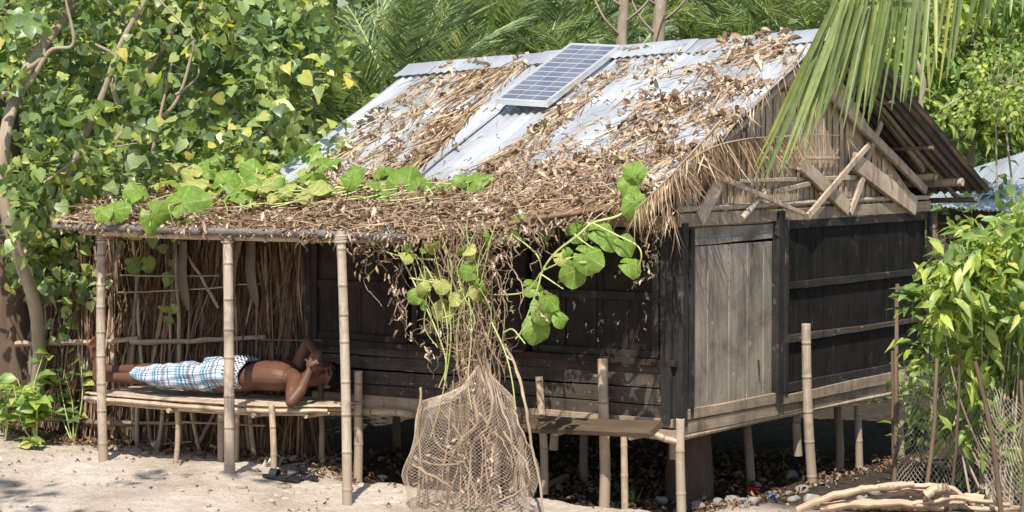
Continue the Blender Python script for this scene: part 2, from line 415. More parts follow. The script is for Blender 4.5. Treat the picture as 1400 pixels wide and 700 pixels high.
m_lower = wood('grey_brown_board', (.07, .057, .046), (.033, .027, .022), (.12, .10, .082), grime=.5, gx=60, gy=3, var=.35, patch=(.3, .26, .22), patchlo=.60, patchsoft=.05, pscale=22)
m_benchw = wood('dark_bench_plank', (.10, .07, .048), (.05, .035, .025), (.16, .12, .085), rough=.45, gx=40, gy=2.5)

def woven():
    m, nt, b = M_('woven_bamboo_mat'); L = nt.links.new
    w1 = N(nt, 'ShaderNodeTexBrick'); w1.inputs['Scale'].default_value = 1; w1.inputs['Brick Width'].default_value = .022; w1.inputs['Row Height'].default_value = .11; w1.inputs['Mortar Size'].default_value = .0016; w1.inputs['Mortar Smooth'].default_value = 1
    w1.inputs['Color1'].default_value = (.55, .43, .32, 1); w1.inputs['Color2'].default_value = (.38, .295, .22, 1); w1.inputs['Mortar'].default_value = (.11, .085, .065, 1)
    mp = vmap(nt, (1, 1, 1)); L(mp, w1.inputs[0])
    g = noise(nt, vmap(nt, (90, 9, 1)), 1, 5, .6); g2 = noise(nt, vmap(nt, (5, 5, 1)), 1, 5, .6, .5)
    c = mixc(nt, 1.0, w1.outputs[0], ramp(nt, g, [(.3, (.6, .6, .6)), (.7, (1.25, 1.2, 1.15))]).outputs[0], 'MULTIPLY')
    c = mixc(nt, ramp(nt, g2, [(.5, (0, 0, 0)), (.75, (.6, .6, .6))]).outputs[0], c, (.16, .12, .09))
    L(c, b.inputs['Base Color']); b.inputs['Roughness'].default_value = .85; bump(nt, b, w1.outputs[1], -.6, .006); return m
m_woven = woven()

def tin(name, base, rust=.62, metal=.45, rough=.42):
    m, nt, b = M_(name); L = nt.links.new
    n1 = noise(nt, vmap(nt, (3, .8, 1)), 1, 6, .62, .4); n2 = noise(nt, vmap(nt, (14, 2.2, 1)), 1, 6, .7, .2)
    c = ramp(nt, n1, [(.3, tuple(x * .72 for x in base)), (.7, tuple(x * 1.18 for x in base))]).outputs[0]
    c = mixc(nt, ramp(nt, n2, [(rust, (0, 0, 0)), (rust + .1, (.8, .8, .8))]).outputs[0], c, (.27, .2, .15))
    r = ramp(nt, island(nt), [(0, (.82,) * 3), (1, (1.08,) * 3)]).outputs[0]; c = mixc(nt, 1.0, c, r, 'MULTIPLY')
    L(c, b.inputs['Base Color']); b.inputs['Metallic'].default_value = metal
    L(ramp(nt, n1, [(.3, (rough - .08,) * 3), (.7, (rough + .15,) * 3)]).outputs[0], b.inputs['Roughness']); bump(nt, b, n2, .12, .003); return m
m_tin = tin('weathered_tin', (.50, .525, .55), .66); m_tin2 = tin('blue_grey_tin', (.46, .50, .53), .66); m_tindk = tin('old_dark_tin', (.10, .095, .09), .5, .2, .6)

BR = [(0, (.12, .08, .06)), (.25, (.25, .165, .12)), (.55, (.40, .285, .215)), (.8, (.55, .43, .34)), (1, (.70, .59, .48))]
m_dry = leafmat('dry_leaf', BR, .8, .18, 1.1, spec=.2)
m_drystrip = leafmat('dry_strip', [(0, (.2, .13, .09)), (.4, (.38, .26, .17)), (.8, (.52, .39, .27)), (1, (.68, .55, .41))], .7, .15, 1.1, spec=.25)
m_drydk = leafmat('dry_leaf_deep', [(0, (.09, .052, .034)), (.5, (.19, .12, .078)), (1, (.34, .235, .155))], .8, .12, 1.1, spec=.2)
m_thatch = leafmat('thatch_strip', [(0, (.06, .035, .024)), (.45, (.15, .092, .06)), (.85, (.25, .16, .108)), (1, (.42, .30, .21))], .85, .08, 1.0, spec=.15)
m_vinedry = wood('dry_vine', (.38, .27, .18), (.2, .13, .085), (.55, .42, .3), gx=90, gy=10)
m_vinegreen = leafmat('green_stem', [(0, (.30, .38, .12)), (1, (.48, .52, .22))], .5, 0)
m_squash = leafmat('squash_leaf', [(0, (.05, .12, .03)), (.4, (.12, .235, .05)), (.7, (.27, .39, .08)), (1, (.5, .5, .14))], .5, .42, 1.35)
def veined(m):
    nt = m.node_tree; L = nt.links.new; b = nt.nodes['Principled BSDF']; old = b.inputs['Base Color'].links[0].from_socket
    tc = N(nt, 'ShaderNodeTexCoord'); sp = N(nt, 'ShaderNodeSeparateXYZ'); L(tc.outputs['UV'], sp.inputs[0])
    y = N(nt, 'ShaderNodeMath', operation='SUBTRACT'); L(sp.outputs[1], y.inputs[0]); y.inputs[1].default_value = .2
    at = N(nt, 'ShaderNodeMath', operation='ARCTAN2'); L(sp.outputs[0], at.inputs[0]); L(y.outputs[0], at.inputs[1])
    mu = N(nt, 'ShaderNodeMath', operation='MULTIPLY'); L(at.outputs[0], mu.inputs[0]); mu.inputs[1].default_value = 7 / 6.2832
    pp = N(nt, 'ShaderNodeMath', operation='PINGPONG'); L(mu.outputs[0], pp.inputs[0]); pp.inputs[1].default_value = .5
    v = ramp(nt, pp.outputs[0], [(.0, (1.45, 1.4, 1.3)), (.05, (1.25, 1.22, 1.1)), (.09, (.92, .94, .9)), (.5, (1.05, 1.05, 1))]).outputs[0]
    n = noise(nt, vmap(nt, (6, 6, 1)), 1, 5, .7); mt = ramp(nt, n, [(.35, (.7, .78, .7)), (.6, (1.1, 1.05, 1)), (.75, (1.5, 1.3, 1.1))]).outputs[0]
    c = mixc(nt, 1.0, mixc(nt, 1.0, old, v, 'MULTIPLY'), mt, 'MULTIPLY'); L(c, b.inputs['Base Color']); bump(nt, b, pp.outputs[0], .5, .01)
    for nd in nt.nodes:
        if nd.type == 'BSDF_TRANSLUCENT': L(mixc(nt, 1.0, c, (1.3, 1.35, .6), 'MULTIPLY'), nd.inputs[0])
    return m
veined(m_squash)
m_squashy = leafmat('yellowing_leaf', [(0, (.28, .36, .11)), (.5, (.40, .43, .16)), (1, (.52, .47, .2))], .55, .4, 1.2); veined(m_squashy)
m_heart = leafmat('heart_leaf', [(0, (.10, .15, .07)), (.3, (.17, .24, .10)), (.65, (.26, .34, .125)), (.92, (.37, .43, .15)), (1, (.52, .45, .14))], .38, .38, 1.6, spec=.55, patchy=1.6)
m_bg = leafmat('thicket_leaf', [(0, (.08, .12, .05)), (.5, (.14, .21, .08)), (.85, (.2, .28, .10)), (1, (.3, .36, .13))], .5, .35, 1.5, patchy=1.0)
m_bright = leafmat('bright_leaf', [(0, (.14, .21, .06)), (.5, (.23, .33, .085)), (.85, (.33, .43, .12)), (1, (.5, .5, .18))], .42, .42, 1.5, spec=.5, patchy=2.5)
m_rosette = leafmat('rosette_leaf', [(0, (.11, .17, .055)), (.5, (.21, .31, .08)), (.85, (.32, .42, .11)), (1, (.45, .5, .15))], .42, .42, 1.5, patchy=1.8)
m_date = leafmat('date_palm_leaf', [(0, (.14, .2, .10)), (.5, (.23, .31, .16)), (.85, (.34, .41, .22)), (1, (.48, .48, .3))], .36, .35, 1.5, spec=.6)
m_coco = leafmat('coconut_leaf', [(0, (.13, .18, .065)), (.5, (.18, .235, .085)), (.85, (.24, .29, .11)), (1, (.46, .42, .13))], .38, .35, 1.4, spec=.5)
m_banana = leafmat('banana_leaf', [(0, (.10, .2, .06)), (1, (.17, .29, .08))], .4, .4, 1.5)
m_grass = leafmat('grass_blade', [(0, (.1, .2, .04)), (1, (.25, .36, .09))], .5, .4, 1.4)
m_net = plain('pale_net_twine', (.48, .38, .29), .8, var=.3)
m_net2 = plain('green_grey_net_twine', (.40, .35, .27), .8, var=.3)
m_skin = plain('brown_skin', (.115, .052, .033), .5, spec=.3, var=.12, ns=14)
m_hair = plain('black_hair', (.006, .005, .005), .85, spec=.12, var=.4, ns=90, bmp=.6)
m_eye = plain('eye_dark', (.02, .012, .01), .2)
m_lip = plain('lips', (.16, .06, .045), .4)
m_rubber = plain('black_rubber', (.02, .02, .022), .5)
m_stone = plain('grey_stone', (.26, .235, .21), .9, var=.35, ns=18, bmp=.5)
m_brick = plain('broken_brick', (.2, .10, .07), .9, var=.35, ns=25, bmp=.5)
m_plasw = plain('white_plastic', (.75, .75, .74), .4); m_plasb = plain('blue_plastic', (.03, .1, .3), .4); m_plasr = plain('red_plastic', (.5, .03, .03), .4)
m_alu = plain('aluminium_frame', (.72, .73, .74), .35, .6, var=.06); m_iron = plain('rusty_iron', (.09, .055, .04), .7, .4, var=.4, ns=60)
m_rope = plain('twine', (.5, .45, .36), .9)
m_bluerope = plain('blue_twine', (.1, .4, .5), .6)
m_tarp = wood('grey_rolled_mat', (.15, .14, .13), (.06, .055, .05), (.3, .285, .27), gx=40, gy=8, var=.2, bstr=.8)

# ---------------------------------------------------------------- ground
def ground():
    xs = np.concatenate([np.linspace(-120, -8, 30), np.linspace(-7.8, 7.8, 330), np.linspace(8, 120, 30)])
    ys = np.concatenate([np.linspace(-40, 11, 24), np.linspace(11.2, 20, 300), np.linspace(20.5, 140, 40)])
    X, Y = np.meshgrid(xs, ys, indexing='ij'); Zz = gz(X, Y)
    near = np.exp(-((X / 8) ** 2)) * (Y < 21)
    Zz = Zz + near * (.0035 * rng.normal(0, 1, X.shape))
    v = np.stack([X, Y, Zz], -1).reshape(-1, 3); ny = len(ys)
    i, j = np.meshgrid(np.arange(len(xs) - 1), np.arange(ny - 1), indexing='ij'); a = (i * ny + j).ravel()
    q = np.stack([a, a + ny, a + ny + 1, a + 1], 1)
    m, nt, b = M_('dusty_soil'); L = nt.links.new
    oc = vmap(nt, (1, 1, 1), 'Object')
    n1 = noise(nt, oc, 1.3, 8, .62, .3); n2 = noise(nt, oc, 14, 7, .7); n3 = noise(nt, oc, 70, 4, .7)
    c = ramp(nt, n1, [(.3, (.45, .37, .295)), (.5, (.62, .54, .455)), (.7, (.74, .675, .60))]).outputs[0]
    c = mixc(nt, 1.0, c, ramp(nt, n2, [(.25, (.74, .70, .66)), (.6, (1.02, 1.0, .98))]).outputs[0], 'MULTIPLY')
    c = mixc(nt, ramp(nt, n3, [(.66, (0, 0, 0)), (.72, (.6, .6, .6))]).outputs[0], c, (.3, .22, .15))
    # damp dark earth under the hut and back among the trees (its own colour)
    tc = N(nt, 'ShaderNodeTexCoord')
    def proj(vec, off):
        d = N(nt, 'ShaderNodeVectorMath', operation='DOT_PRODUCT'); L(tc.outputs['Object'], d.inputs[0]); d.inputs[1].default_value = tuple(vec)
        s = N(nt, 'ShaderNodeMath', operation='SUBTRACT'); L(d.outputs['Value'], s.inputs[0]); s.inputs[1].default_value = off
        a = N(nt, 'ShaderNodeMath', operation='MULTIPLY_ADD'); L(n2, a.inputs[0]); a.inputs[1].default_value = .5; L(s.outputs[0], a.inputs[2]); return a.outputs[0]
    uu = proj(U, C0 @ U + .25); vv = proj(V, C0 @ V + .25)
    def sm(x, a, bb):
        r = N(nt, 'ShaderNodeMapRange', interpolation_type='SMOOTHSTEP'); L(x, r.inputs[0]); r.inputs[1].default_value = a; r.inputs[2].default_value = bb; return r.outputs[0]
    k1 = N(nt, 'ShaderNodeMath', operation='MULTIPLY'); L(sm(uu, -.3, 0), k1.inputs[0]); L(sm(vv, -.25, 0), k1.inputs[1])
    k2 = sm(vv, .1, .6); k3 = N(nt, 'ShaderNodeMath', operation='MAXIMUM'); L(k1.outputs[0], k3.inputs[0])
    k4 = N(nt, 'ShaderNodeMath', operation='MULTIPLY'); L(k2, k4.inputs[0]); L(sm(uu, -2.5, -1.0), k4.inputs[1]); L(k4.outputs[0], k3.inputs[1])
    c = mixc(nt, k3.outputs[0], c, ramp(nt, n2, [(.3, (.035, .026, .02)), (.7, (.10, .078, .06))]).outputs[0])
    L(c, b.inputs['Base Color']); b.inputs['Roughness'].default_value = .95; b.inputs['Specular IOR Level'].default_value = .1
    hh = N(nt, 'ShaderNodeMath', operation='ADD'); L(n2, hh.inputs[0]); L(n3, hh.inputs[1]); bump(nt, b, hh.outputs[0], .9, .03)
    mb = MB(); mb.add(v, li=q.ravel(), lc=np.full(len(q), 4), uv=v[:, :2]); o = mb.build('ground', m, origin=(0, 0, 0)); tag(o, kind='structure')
ground()

# ================================================================ THE HUT
hut = thing('stilt_hut', 'weathered timber hut on bamboo stilts with a debris-covered corrugated tin roof', 'hut', H(1.5, 1.75, 0))
hp = lambda mb, name, mat, par=None: mb.build(name, mat, par or hut)
FL = .50
# --- roof sheets, front slope: each sheet its own wave
def sheet(u0, u1, v0, v1, zf, amp=.011, pitch=.066, nv=10, lift=0, skew=0, sag=.012):
    nu = max(8, int(abs(u1 - u0) / pitch * 8)); us = np.linspace(u0, u1, nu); vs = np.linspace(v0, v1, nv)
    X, Y = np.meshgrid(us, vs, indexing='ij'); t = (Y - v0) / (v1 - v0 + 1e-9)
    X2 = X + skew * (1 - t)
    Zz = zf(X2, Y) + amp * np.cos((X - u0) / pitch * 2 * math.pi) + lift + sag * wav(X2, Y, 2.6, 11) + .004 * wav(X2, Y, 9, 12) * (1)
    edge = .01 * np.exp(-((Y - v0) / .1) ** 2) * wav(X2, Y, 13, int(abs(u0) * 100) + 3); Zz = Zz + edge
    top = Hn(np.stack([X2, Y, Zz], -1)); n = nu * nv
    v = np.concatenate([top.reshape(-1, 3), (top - Z * .0025).reshape(-1, 3)])
    i, j = np.meshgrid(np.arange(nu - 1), np.arange(nv - 1), indexing='ij'); a = (i * nv + j).ravel()
    q = np.stack([a, a + 1, a + nv + 1, a + nv], 1); q2 = np.stack([a, a + nv, a + nv + 1, a + 1], 1) + n
    e = []
    for jj in (0, nv - 1): e += [[i2 * nv + jj, (i2 + 1) * nv + jj, (i2 + 1) * nv + jj + n, i2 * nv + jj + n] for i2 in range(nu - 1)]
    for ii in (0, nu - 1): e += [[ii * nv + j2, ii * nv + j2 + 1, ii * nv + j2 + 1 + n, ii * nv + j2 + n] for j2 in range(nv - 1)]
    q = np.concatenate([q, q2, np.array(e)])
    uv = np.tile(np.stack([X2, Y], -1).reshape(-1, 2), (2, 1)) + rng.uniform(0, 20, 2)
    return MB().add(v, li=q.ravel(), lc=np.full(len(q), 4), uv=uv)
ub = [-.13, .53, 1.2, 1.87, 2.54, 3.2]
for i in range(5):
    a, b2 = ub[i], ub[i + 1] + .045
    sk = [-.0, .01, -.01, .012, 0][i]
    hp(sheet(a, b2, -.36 + rng.uniform(-.03, .03), 1.02, zroof, lift=.004 + .006 * (i % 2), skew=sk), 'roof_sheet', m_tin if i != 1 else m_tin)
    hp(sheet(a, b2, .93, 1.76, zroof, lift=.016 + .006 * (i % 2)), 'roof_sheet', m_tin2 if i in (2,) else m_tin)
for i in range(5):
    a, b2 = [-.30, .45, 1.15, 1.85, 2.54][i], [.5, 1.2, 1.9, 2.58, 3.2][i]
    hp(sheet(a, b2, 4.05, 1.80, zroof, lift=.005 + .006 * (i % 2), nv=14), 'roof_sheet', m_tindk)
# ridge cap: bent flashing in three lengths
for (a, b2, lf) in ((-.3, .95, 0), (.85, 2.1, .008), (2.0, 3.28, 0)):
    us = np.linspace(a, b2, 40); prof = [(-.2, -.0), (-.1, .0), (-.012, .008), (.012, .008), (.1, 0), (.2, 0)]
    v = []; uv = []
    for off in (0, -.003):
        for u_ in us:
            for (dv, dz) in prof:
                wv = .006 * math.cos(u_ / .062 * 6.283) * (1 if abs(dv) > .15 else 0)
                v.append(H(u_, RV + dv, float(zroof(u_, RV + dv)) + .036 + dz + off + lf + wv + .012 * float(wav(u_, 0, 2.6, 11)))); uv.append((u_, dv))
    k = len(prof); n = len(us); q = []
    for l in (0, 1):
        for i in range(n - 1):
            for j in range(k - 1): a_ = l * n * k + i * k + j; q.append([a_, a_ + k, a_ + k + 1, a_ + 1])
    hp(MB().add(v, faces=q, uv=uv), 'ridge_cap', m_tin)
# --- rafters and purlins under the roof
for u_ in (-.06, .9, 1.9, 3.05):
    hp(bamboo(MB(), H(u_, -.3, zroof(u_, -.3) - .065), H(u_, 1.76, zroof(u_, 1.76) - .065), .022), 'rafter', m_bam)
    hp(bamboo(MB(), H(u_, 1.8, zroof(u_, 1.8) - .065), H(u_, 3.98, zroof(u_, 3.98) - .065), .020), 'rafter', m_bamdk)
for v_, r_ in ((2.45, .012), (3.1, .014), (3.62, .03), (3.9, .02), (.0, .02), (.7, .014), (1.25, .014)):
    hp(bamboo(MB(), H(-.26 if v_ > 1.8 else -.1, v_, zroof(0, v_) - .115), H(3.1, v_, zroof(3.1, v_) - .115), r_), 'purlin', m_bam if v_ == 3.62 else m_bamdk)
hp(bamboo(MB(), atu(1248, 243, .05), atu(1282, 243, -.12) , .028), 'purlin', m_bam)
hp(bamboo(MB(), H(-.24, 1.74, 2.76), H(3.1, 1.74, 2.62), .028), 'ridge_pole', m_bamdk)
# --- gable mat
def quadgrid(mb, pts, uvs, n=1):
    mb.add(pts, faces=[list(range(len(pts)))], uv=uvs, smooth=False); return mb
gm = MB(); vs = np.linspace(0.0, 3.55, 40)
for off in (0.0, .012):
    P = []; UVs = []
    for v_ in vs:
        top = float(zroof(0, v_)) - .06 if v_ < 1.78 else float(zroof(0, v_)) - .06 - .28 * sstep(1.8, 3.5, v_)
        for t in np.linspace(0, 1, 14):
            z_ = 1.66 + (top - 1.66) * t; P.append(H(off + .006 * float(wav(v_, z_, 8, 21)), v_, z_)); UVs.append((v_, z_))
    q = [[i * 14 + j, (i + 1) * 14 + j, (i + 1) * 14 + j + 1, i * 14 + j + 1] for i in range(39) for j in range(13)]
    gm.add(P, faces=q, uv=UVs)
hp(gm, 'gable_mat', m_woven)
# vertical split-bamboo strips laid over the mat
for v_ in np.arange(.12, 3.5, .085):
    top = float(zroof(0, v_)) - .08 - (.28 * float(sstep(1.8, 3.5, v_)) if v_ > 1.78 else 0)
    if rng.random() < .9: hp(plank(MB(), H(-.008, v_, 1.70), H(-.008, v_ + rng.uniform(-.02, .02), 1.70 + (top - 1.70) * rng.uniform(.7, 1)), rng.uniform(.018, .05), .005, -U, wob=.001), 'wall_strip', m_brace if rng.random() < .7 else m_stick)
# rear gable and rear wall (dark boards)
hp(plank(MB(), H(3.03, 1.78, .5), H(3.03, 1.78, 1.78), 3.5, .02, U), 'side_wall', m_black)
hp(plank(MB(), H(1.5, 3.55, .5), H(1.5, 3.55, 1.85), 3.0, .02, V), 'back_wall', m_black)
gm2 = MB(); gm2.add([H(3.03, .15, 1.78), H(3.03, 3.4, 1.78), H(3.03, 1.78, 2.55)], faces=[[0, 1, 2]], uv=[(0, 0), (3, 0), (1.5, 1)]); hp(gm2, 'gable_mat', m_woven)
# --- gable braces (from the photo, on the plane just in front of the mat)
def gpl(a, b2, wpx, u=-.035, th=.018, mat=None, name='brace', **kw):
    p0 = atu(*a, u); p1 = atu(*b2, u); wd = wpx / 218
    o = hp(plank(MB(), p0, p1, wd, th, -U, n=8, jit=.002, ch=.004, **kw), name, mat or m_brace); return o
gpl((984, 246), (956, 300), 24, -.05, .022)
gpl((966, 234), (1100, 293), 8, -.075, .016)
hp(tube(MB(), [atu(1046, 262, -.05), atu(1014, 299, -.05)], .022, .022, n=6, k=9, rough=.04), 'brace', m_brace)
gpl((1062, 262), (1106, 251), 7, -.05)
gpl((1094, 222), (1159, 285), 21, -.055, .03)
gpl((1188, 198), (1104, 297), 9, -.085, .018)
gpl((1166, 220), (1250, 281), 27, -.055, .04)
gpl((1181, 240), (1162, 292), 11, -.06, .02)
gpl((1205, 168), (1184, 222), 10, -.05, .02)
gpl((1136, 130), (1265, 260), 13, -.06, .03, name='gable_rafter')
gpl((1180, 120), (1262, 232), 8, -.03, .03, name='gable_rafter', mat=m_beam)
gpl((1020, 216), (1150, 214), 6, -.03, .014)
gpl((1010, 247), (1220, 240), 6, -.02, .014)
hp(bamboo(MB(), H(-.035, -.02, 1.775), H(-.035, 3.52, 1.78), .019), 'gable_rail', m_bamg)
hp(plank(MB(), H(-.028, -.04, 1.705), H(-.028, 3.56, 1.715), .075, .03, -U, n=16), 'wall_plate', m_beam)
# --- corner and door posts
hp(plank(MB(), H(-.01, .02, FL - .02), H(-.01, .02, 1.69), .075, .07, -V, n=10), 'corner_post', m_blackrail)
hp(plank(MB(), H(-.028, .115, FL + .02), H(-.028, .115, 1.66), .05, .035, -U, n=10), 'door_post', m_blackrail)
hp(plank(MB(), H(-.035, 1.225, FL + .01), H(-.035, 1.235, 1.735), .085, .05, -U, n=10), 'door_post', m_blackrail)
# --- door
door = hp(MB().add(np.concatenate([H(0, .14, .53)[None], H(0, 1.18, .53)[None], H(0, 1.18, 1.55)[None], H(0, .14, 1.55)[None]]), faces=[[0, 1, 2, 3]], uv=[(0, 0), (1, 0), (1, 1), (0, 1)]), 'door', m_black)
dv = [.145, .335, .565, .60, .80, .835, 1.05, 1.18]
for a, b2 in ((.145, .335), (.34, .60), (.605, .835), (.84, 1.05), (1.055, 1.175)):
    hp(plank(MB(), H(-.012, (a + b2) / 2, .535), H(-.012, (a + b2) / 2, 1.545), b2 - a - .003, .018, -U, n=9, jit=.0008), 'door_board', m_door, door)
hd = hp(tube(MB(), [atu(1037, 492, -.035), atu(1038, 503, -.035), atu(1038, 513, -.035)], .006, k=6), 'latch', m_iron, door)
tube(MB(), [atu(1037, 492, -.03), atu(1037, 515, -.03)], .004)
hp(plank(MB(), H(-.006, .14, 1.603), H(-.006, 1.19, 1.603), .105, .02, -U, n=9), 'lintel_board', m_door)
hp(plank(MB(), H(-.03, .05, .545), H(-.03, 1.2, .545), .065, .03, -U, n=9), 'door_sill', m_beam)
hp(plank(MB(), H(-.02, -.01, .475), H(-.02, 3.58, .475), .075, .035, -U, n=12, jit=.002), 'floor_beam', m_beam)
hp(plank(MB(), H(-.045, 1.2, .525), H(-.045, 3.56, .53), .06, .02, -U, n=12, jit=.003), 'floor_beam', m_beam)
hp(bamboo(MB(), H(-.02, .02, .415), H(-.02, 3.55, .42), .02), 'floor_pole', m_bam)
# --- black gable panels
pv = [1.28, 1.52, 1.78, 2.05, 2.32, 2.6, 2.88, 3.2, 3.5]
for a, b2 in zip(pv[:-1], pv[1:]):
    hp(plank(MB(), H(-.01, (a + b2) / 2, .56), H(-.01, (a + b2) / 2, 1.63), b2 - a - .004, .016, -U, n=9, jit=.001), 'wall_board', m_black)
for z_, w_ in ((1.645, .055), (1.255, .045), (.915, .05), (.60, .06)):
    hp(plank(MB(), H(-.032, 1.27, z_ + rng.uniform(-.004, .004)), H(-.032, 3.54, z_ + rng.uniform(-.004, .004)), w_, .022, -U, n=14), 'wall_rail', m_blackrail if z_ != .915 else m_lower)
for v_ in (1.30, 3.53):
    hp(plank(MB(), H(-.047, v_, .56), H(-.047, v_, 1.68), .05, .03, -U, n=8), 'wall_stud', m_blackrail)
# --- long wall
for z0, z1 in ((.52, .60), (.602, .70), (.703, .79), (.79, .845)):
    hp(plank(MB(), H(.05, -.006, (z0 + z1) / 2), H(2.78, -.006, (z0 + z1) / 2), z1 - z0 - .004, .018, -V, n=20, jit=.0012), 'wall_board', m_lower)
hp(plank(MB(), H(0.0, -.026, .50), H(2.82, -.026, .51), .05, .03, -V, n=16), 'floor_beam', m_beam)
hp(plank(MB(), H(-.02, -.02, .435), H(2.82, -.02, .45), .05, .04, -V, n=16), 'floor_beam', m_beam)
for (a, b2, mt) in ((.10, 1.0, m_flaky_dapple), (1.05, 1.92, m_shut), (1.96, 2.74, m_shut)):
    nb = 4
    for k in range(nb):
        ua = a + (b2 - a) * k / nb; uc = a + (b2 - a) * (k + 1) / nb
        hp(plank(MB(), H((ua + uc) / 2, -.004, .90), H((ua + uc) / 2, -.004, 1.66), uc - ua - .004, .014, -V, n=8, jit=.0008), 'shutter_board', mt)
    for z_ in (.905, 1.25, 1.62):
        hp(plank(MB(), H(a, -.022, z_), H(b2, -.022, z_), .05, .018, -V, n=8), 'shutter_rail', m_blackrail if mt is m_flaky_dapple else m_shut)
    for u_ in (a + .02, b2 - .02):
        hp(plank(MB(), H(u_, -.034, .89), H(u_, -.034, 1.65), .045, .02, -V, n=8), 'shutter_stile', m_blackrail if mt is m_flaky_dapple else m_shut)
hp(plank(MB(), H(-.02, -.036, .86), H(2.80, -.036, .865), .04, .04, -V, n=18), 'wall_rail', m_shut)
hp(plank(MB(), H(1.05, -.07, .882), H(1.6, -.07, .887), .018, .02, -V, n=6), 'wall_rail', m_lower)
hp(plank(MB(), H(-.02, -.03, 1.70), H(2.82, -.03, 1.70), .07, .05, -V, n=12), 'wall_plate', m_beam)
hp(plank(MB(), H(.045, -.04, .5), H(.045, -.04, 1.7), .06, .03, -V, n=8), 'wall_stud', m_blackrail)
hp(plank(MB(), H(2.77, -.03, .5), H(2.77, -.03, 1.7), .07, .05, -V, n=8), 'wall_stud', m_blackrail)
hp(plank(MB(), H(1.3, -.05, .76), H(1.55, -.05, .755), .04, .014, -V, n=4), 'patch_board', m_lower)
# --- floor planks
for k in range(12):
    v_ = .15 + k * .29; hp(plank(MB(), H(0.02, v_, .50), H(3.0, v_, .50), .27, .02, Z, n=4), 'floor_board', m_beam)
# --- stilts
def stilt(px0, py0, px1, py1, v=None, u=None, r=.03, mat=m_bam, dz=.06, fn=bamboo, name='stilt', node=.2):
    at = (lambda x, y: atv(x, y, v)) if v is not None else (lambda x, y: atu(x, y, u))
    a, b2 = at(px0, py0), at(px1, py1); a = a - Z * dz
    return hp(fn(MB(), a, b2, r, node=node), name, mat)
stilt(932, 694, 930, 573, v=-.02, r=.03, mat=m_bamg)
stilt(826, 694, 824, 491, v=-.12, r=.034)
stilt(744, 662, 737, 515, v=-.10, r=.026)
stilt(1113, 676, 1102, 443, u=-.10, r=.034, mat=m_bamg)
stilt(489, 657, 490, 507, v=-.10, r=.031)
stilt(1091, 623, 1090, 565, u=.05, r=.03, mat=m_bamg, dz=0)
stilt(1173, 650, 1172, 555, u=.06, r=.028, mat=m_bamg, dz=.15)
hp(bamboo(MB(), atv(757, 615, .1), atv(757, 580, .1), .028), 'stilt', m_bamg)
hp(bamboo(MB(), atv(921, 628, .1), atv(921, 575, .1), .028), 'stilt', m_bamg)
for (u_, v_) in ((.35, 1.6), (.2, 2.6), (1.4, 1.2), (2.2, .9), (1.5, 2.6), (2.9, 2.5), (2.4, 1.8), (.1, 3.4), (2.95, 1.2), (2.93, .2)):
    hp(bamboo(MB(), H(u_, v_, -.15), H(u_ + .03, v_, .5), .03), 'stilt', m_bamdk)
hp(bamboo(MB(), atv(428, 562, -.06), atv(566, 567, -.06), .026), 'floor_pole', m_bam)
hp(bamboo(MB(), atv(430, 548, .0), atv(470, 550, .0), .03), 'floor_pole', m_bam)
hp(bamboo(MB(), H(.2, .3, .45), H(.25, 3.3, .45), .03), 'floor_pole', m_bamdk)
hp(bamboo(MB(), H(1.4, .1, .45), H(1.4, 3.3, .45), .03), 'floor_pole', m_bamdk)
# joint poles by the corner, ends sticking out
hp(bamboo(MB(), atv(790, 585, -.1), atv(925, 600, -.02), .017), 'floor_pole', m_bam)
hp(bamboo(MB(), atv(880, 588, -.16), atv(926, 604, -.02), .022), 'floor_pole', m_bamg)

# ================================================================ lean-to porch
porch = thing('lean_to_porch', 'low lean-to porch on three bamboo poles covered with mats, dry litter and creepers', 'porch', H(3, -.5, 0))
pp = lambda mb, name, mat: mb.build(name, mat, porch)
for (px, py, tx, r_) in ((142, 631, 139, .033), (314, 651, 311, .035), (475, 686, 466, .031)):
    b0 = on_ground(px, py); vv = uvz(b0)[1]; t0 = atv(tx, 316, vv); pp(bamboo(MB(), b0 - Z * .08, t0, r_, node=.19), 'post', m_bamg)
def lashing(c, r, par, ax=Z, turns=3, h=.03):
    a = nrm(np.cross(ax, [.3, .7, .2])); b2 = np.cross(ax, a); n = turns * 10; t_ = np.linspace(0, 1, n)
    pts = c + (a[None] * np.cos(t_ * turns * 6.28)[:, None] + b2[None] * np.sin(t_ * turns * 6.28)[:, None]) * r + ax * ((t_ - .5) * h)[:, None]
    tube(MB(), pts, .0035, n=n, k=5).build('lashing', m_rope, par)
for (px, py, tx, r_) in ((142, 631, 139, .033), (314, 651, 311, .035), (475, 686, 466, .031)):
    vv = uvz(on_ground(px, py))[1]; lashing(atv(tx, 324, vv), r_ * 1.12, porch); lashing(atv(tx, 330, vv), r_ * 1.12, porch, turns=2, h=.012)
def prow(v_, z_, u0, u1, r, mat, name='beam'): pp(bamboo(MB(), H(u0, v_, z_), H(u1, v_, z_), r), name, mat)
zp = lambda v_: PZ0 + PSL * (v_ - PV0)
prow(-.90, zp(-.9) - .05, 1.35, 3.98, .022, m_bam); prow(-.86, zp(-.86) - .075, 1.6, 3.98, .014, m_bam)
prow(-.45, zp(-.45) - .06, 1.2, 4.1, .018, m_bamdk)
for u_ in np.arange(.9, 4.1, .34):
    pp(bamboo(MB(), H(u_, -.93, zp(-.93) - .025), H(u_ + rng.uniform(-.04, .04), .05, zp(.05) - .03), .012), 'rafter', m_bamdk)
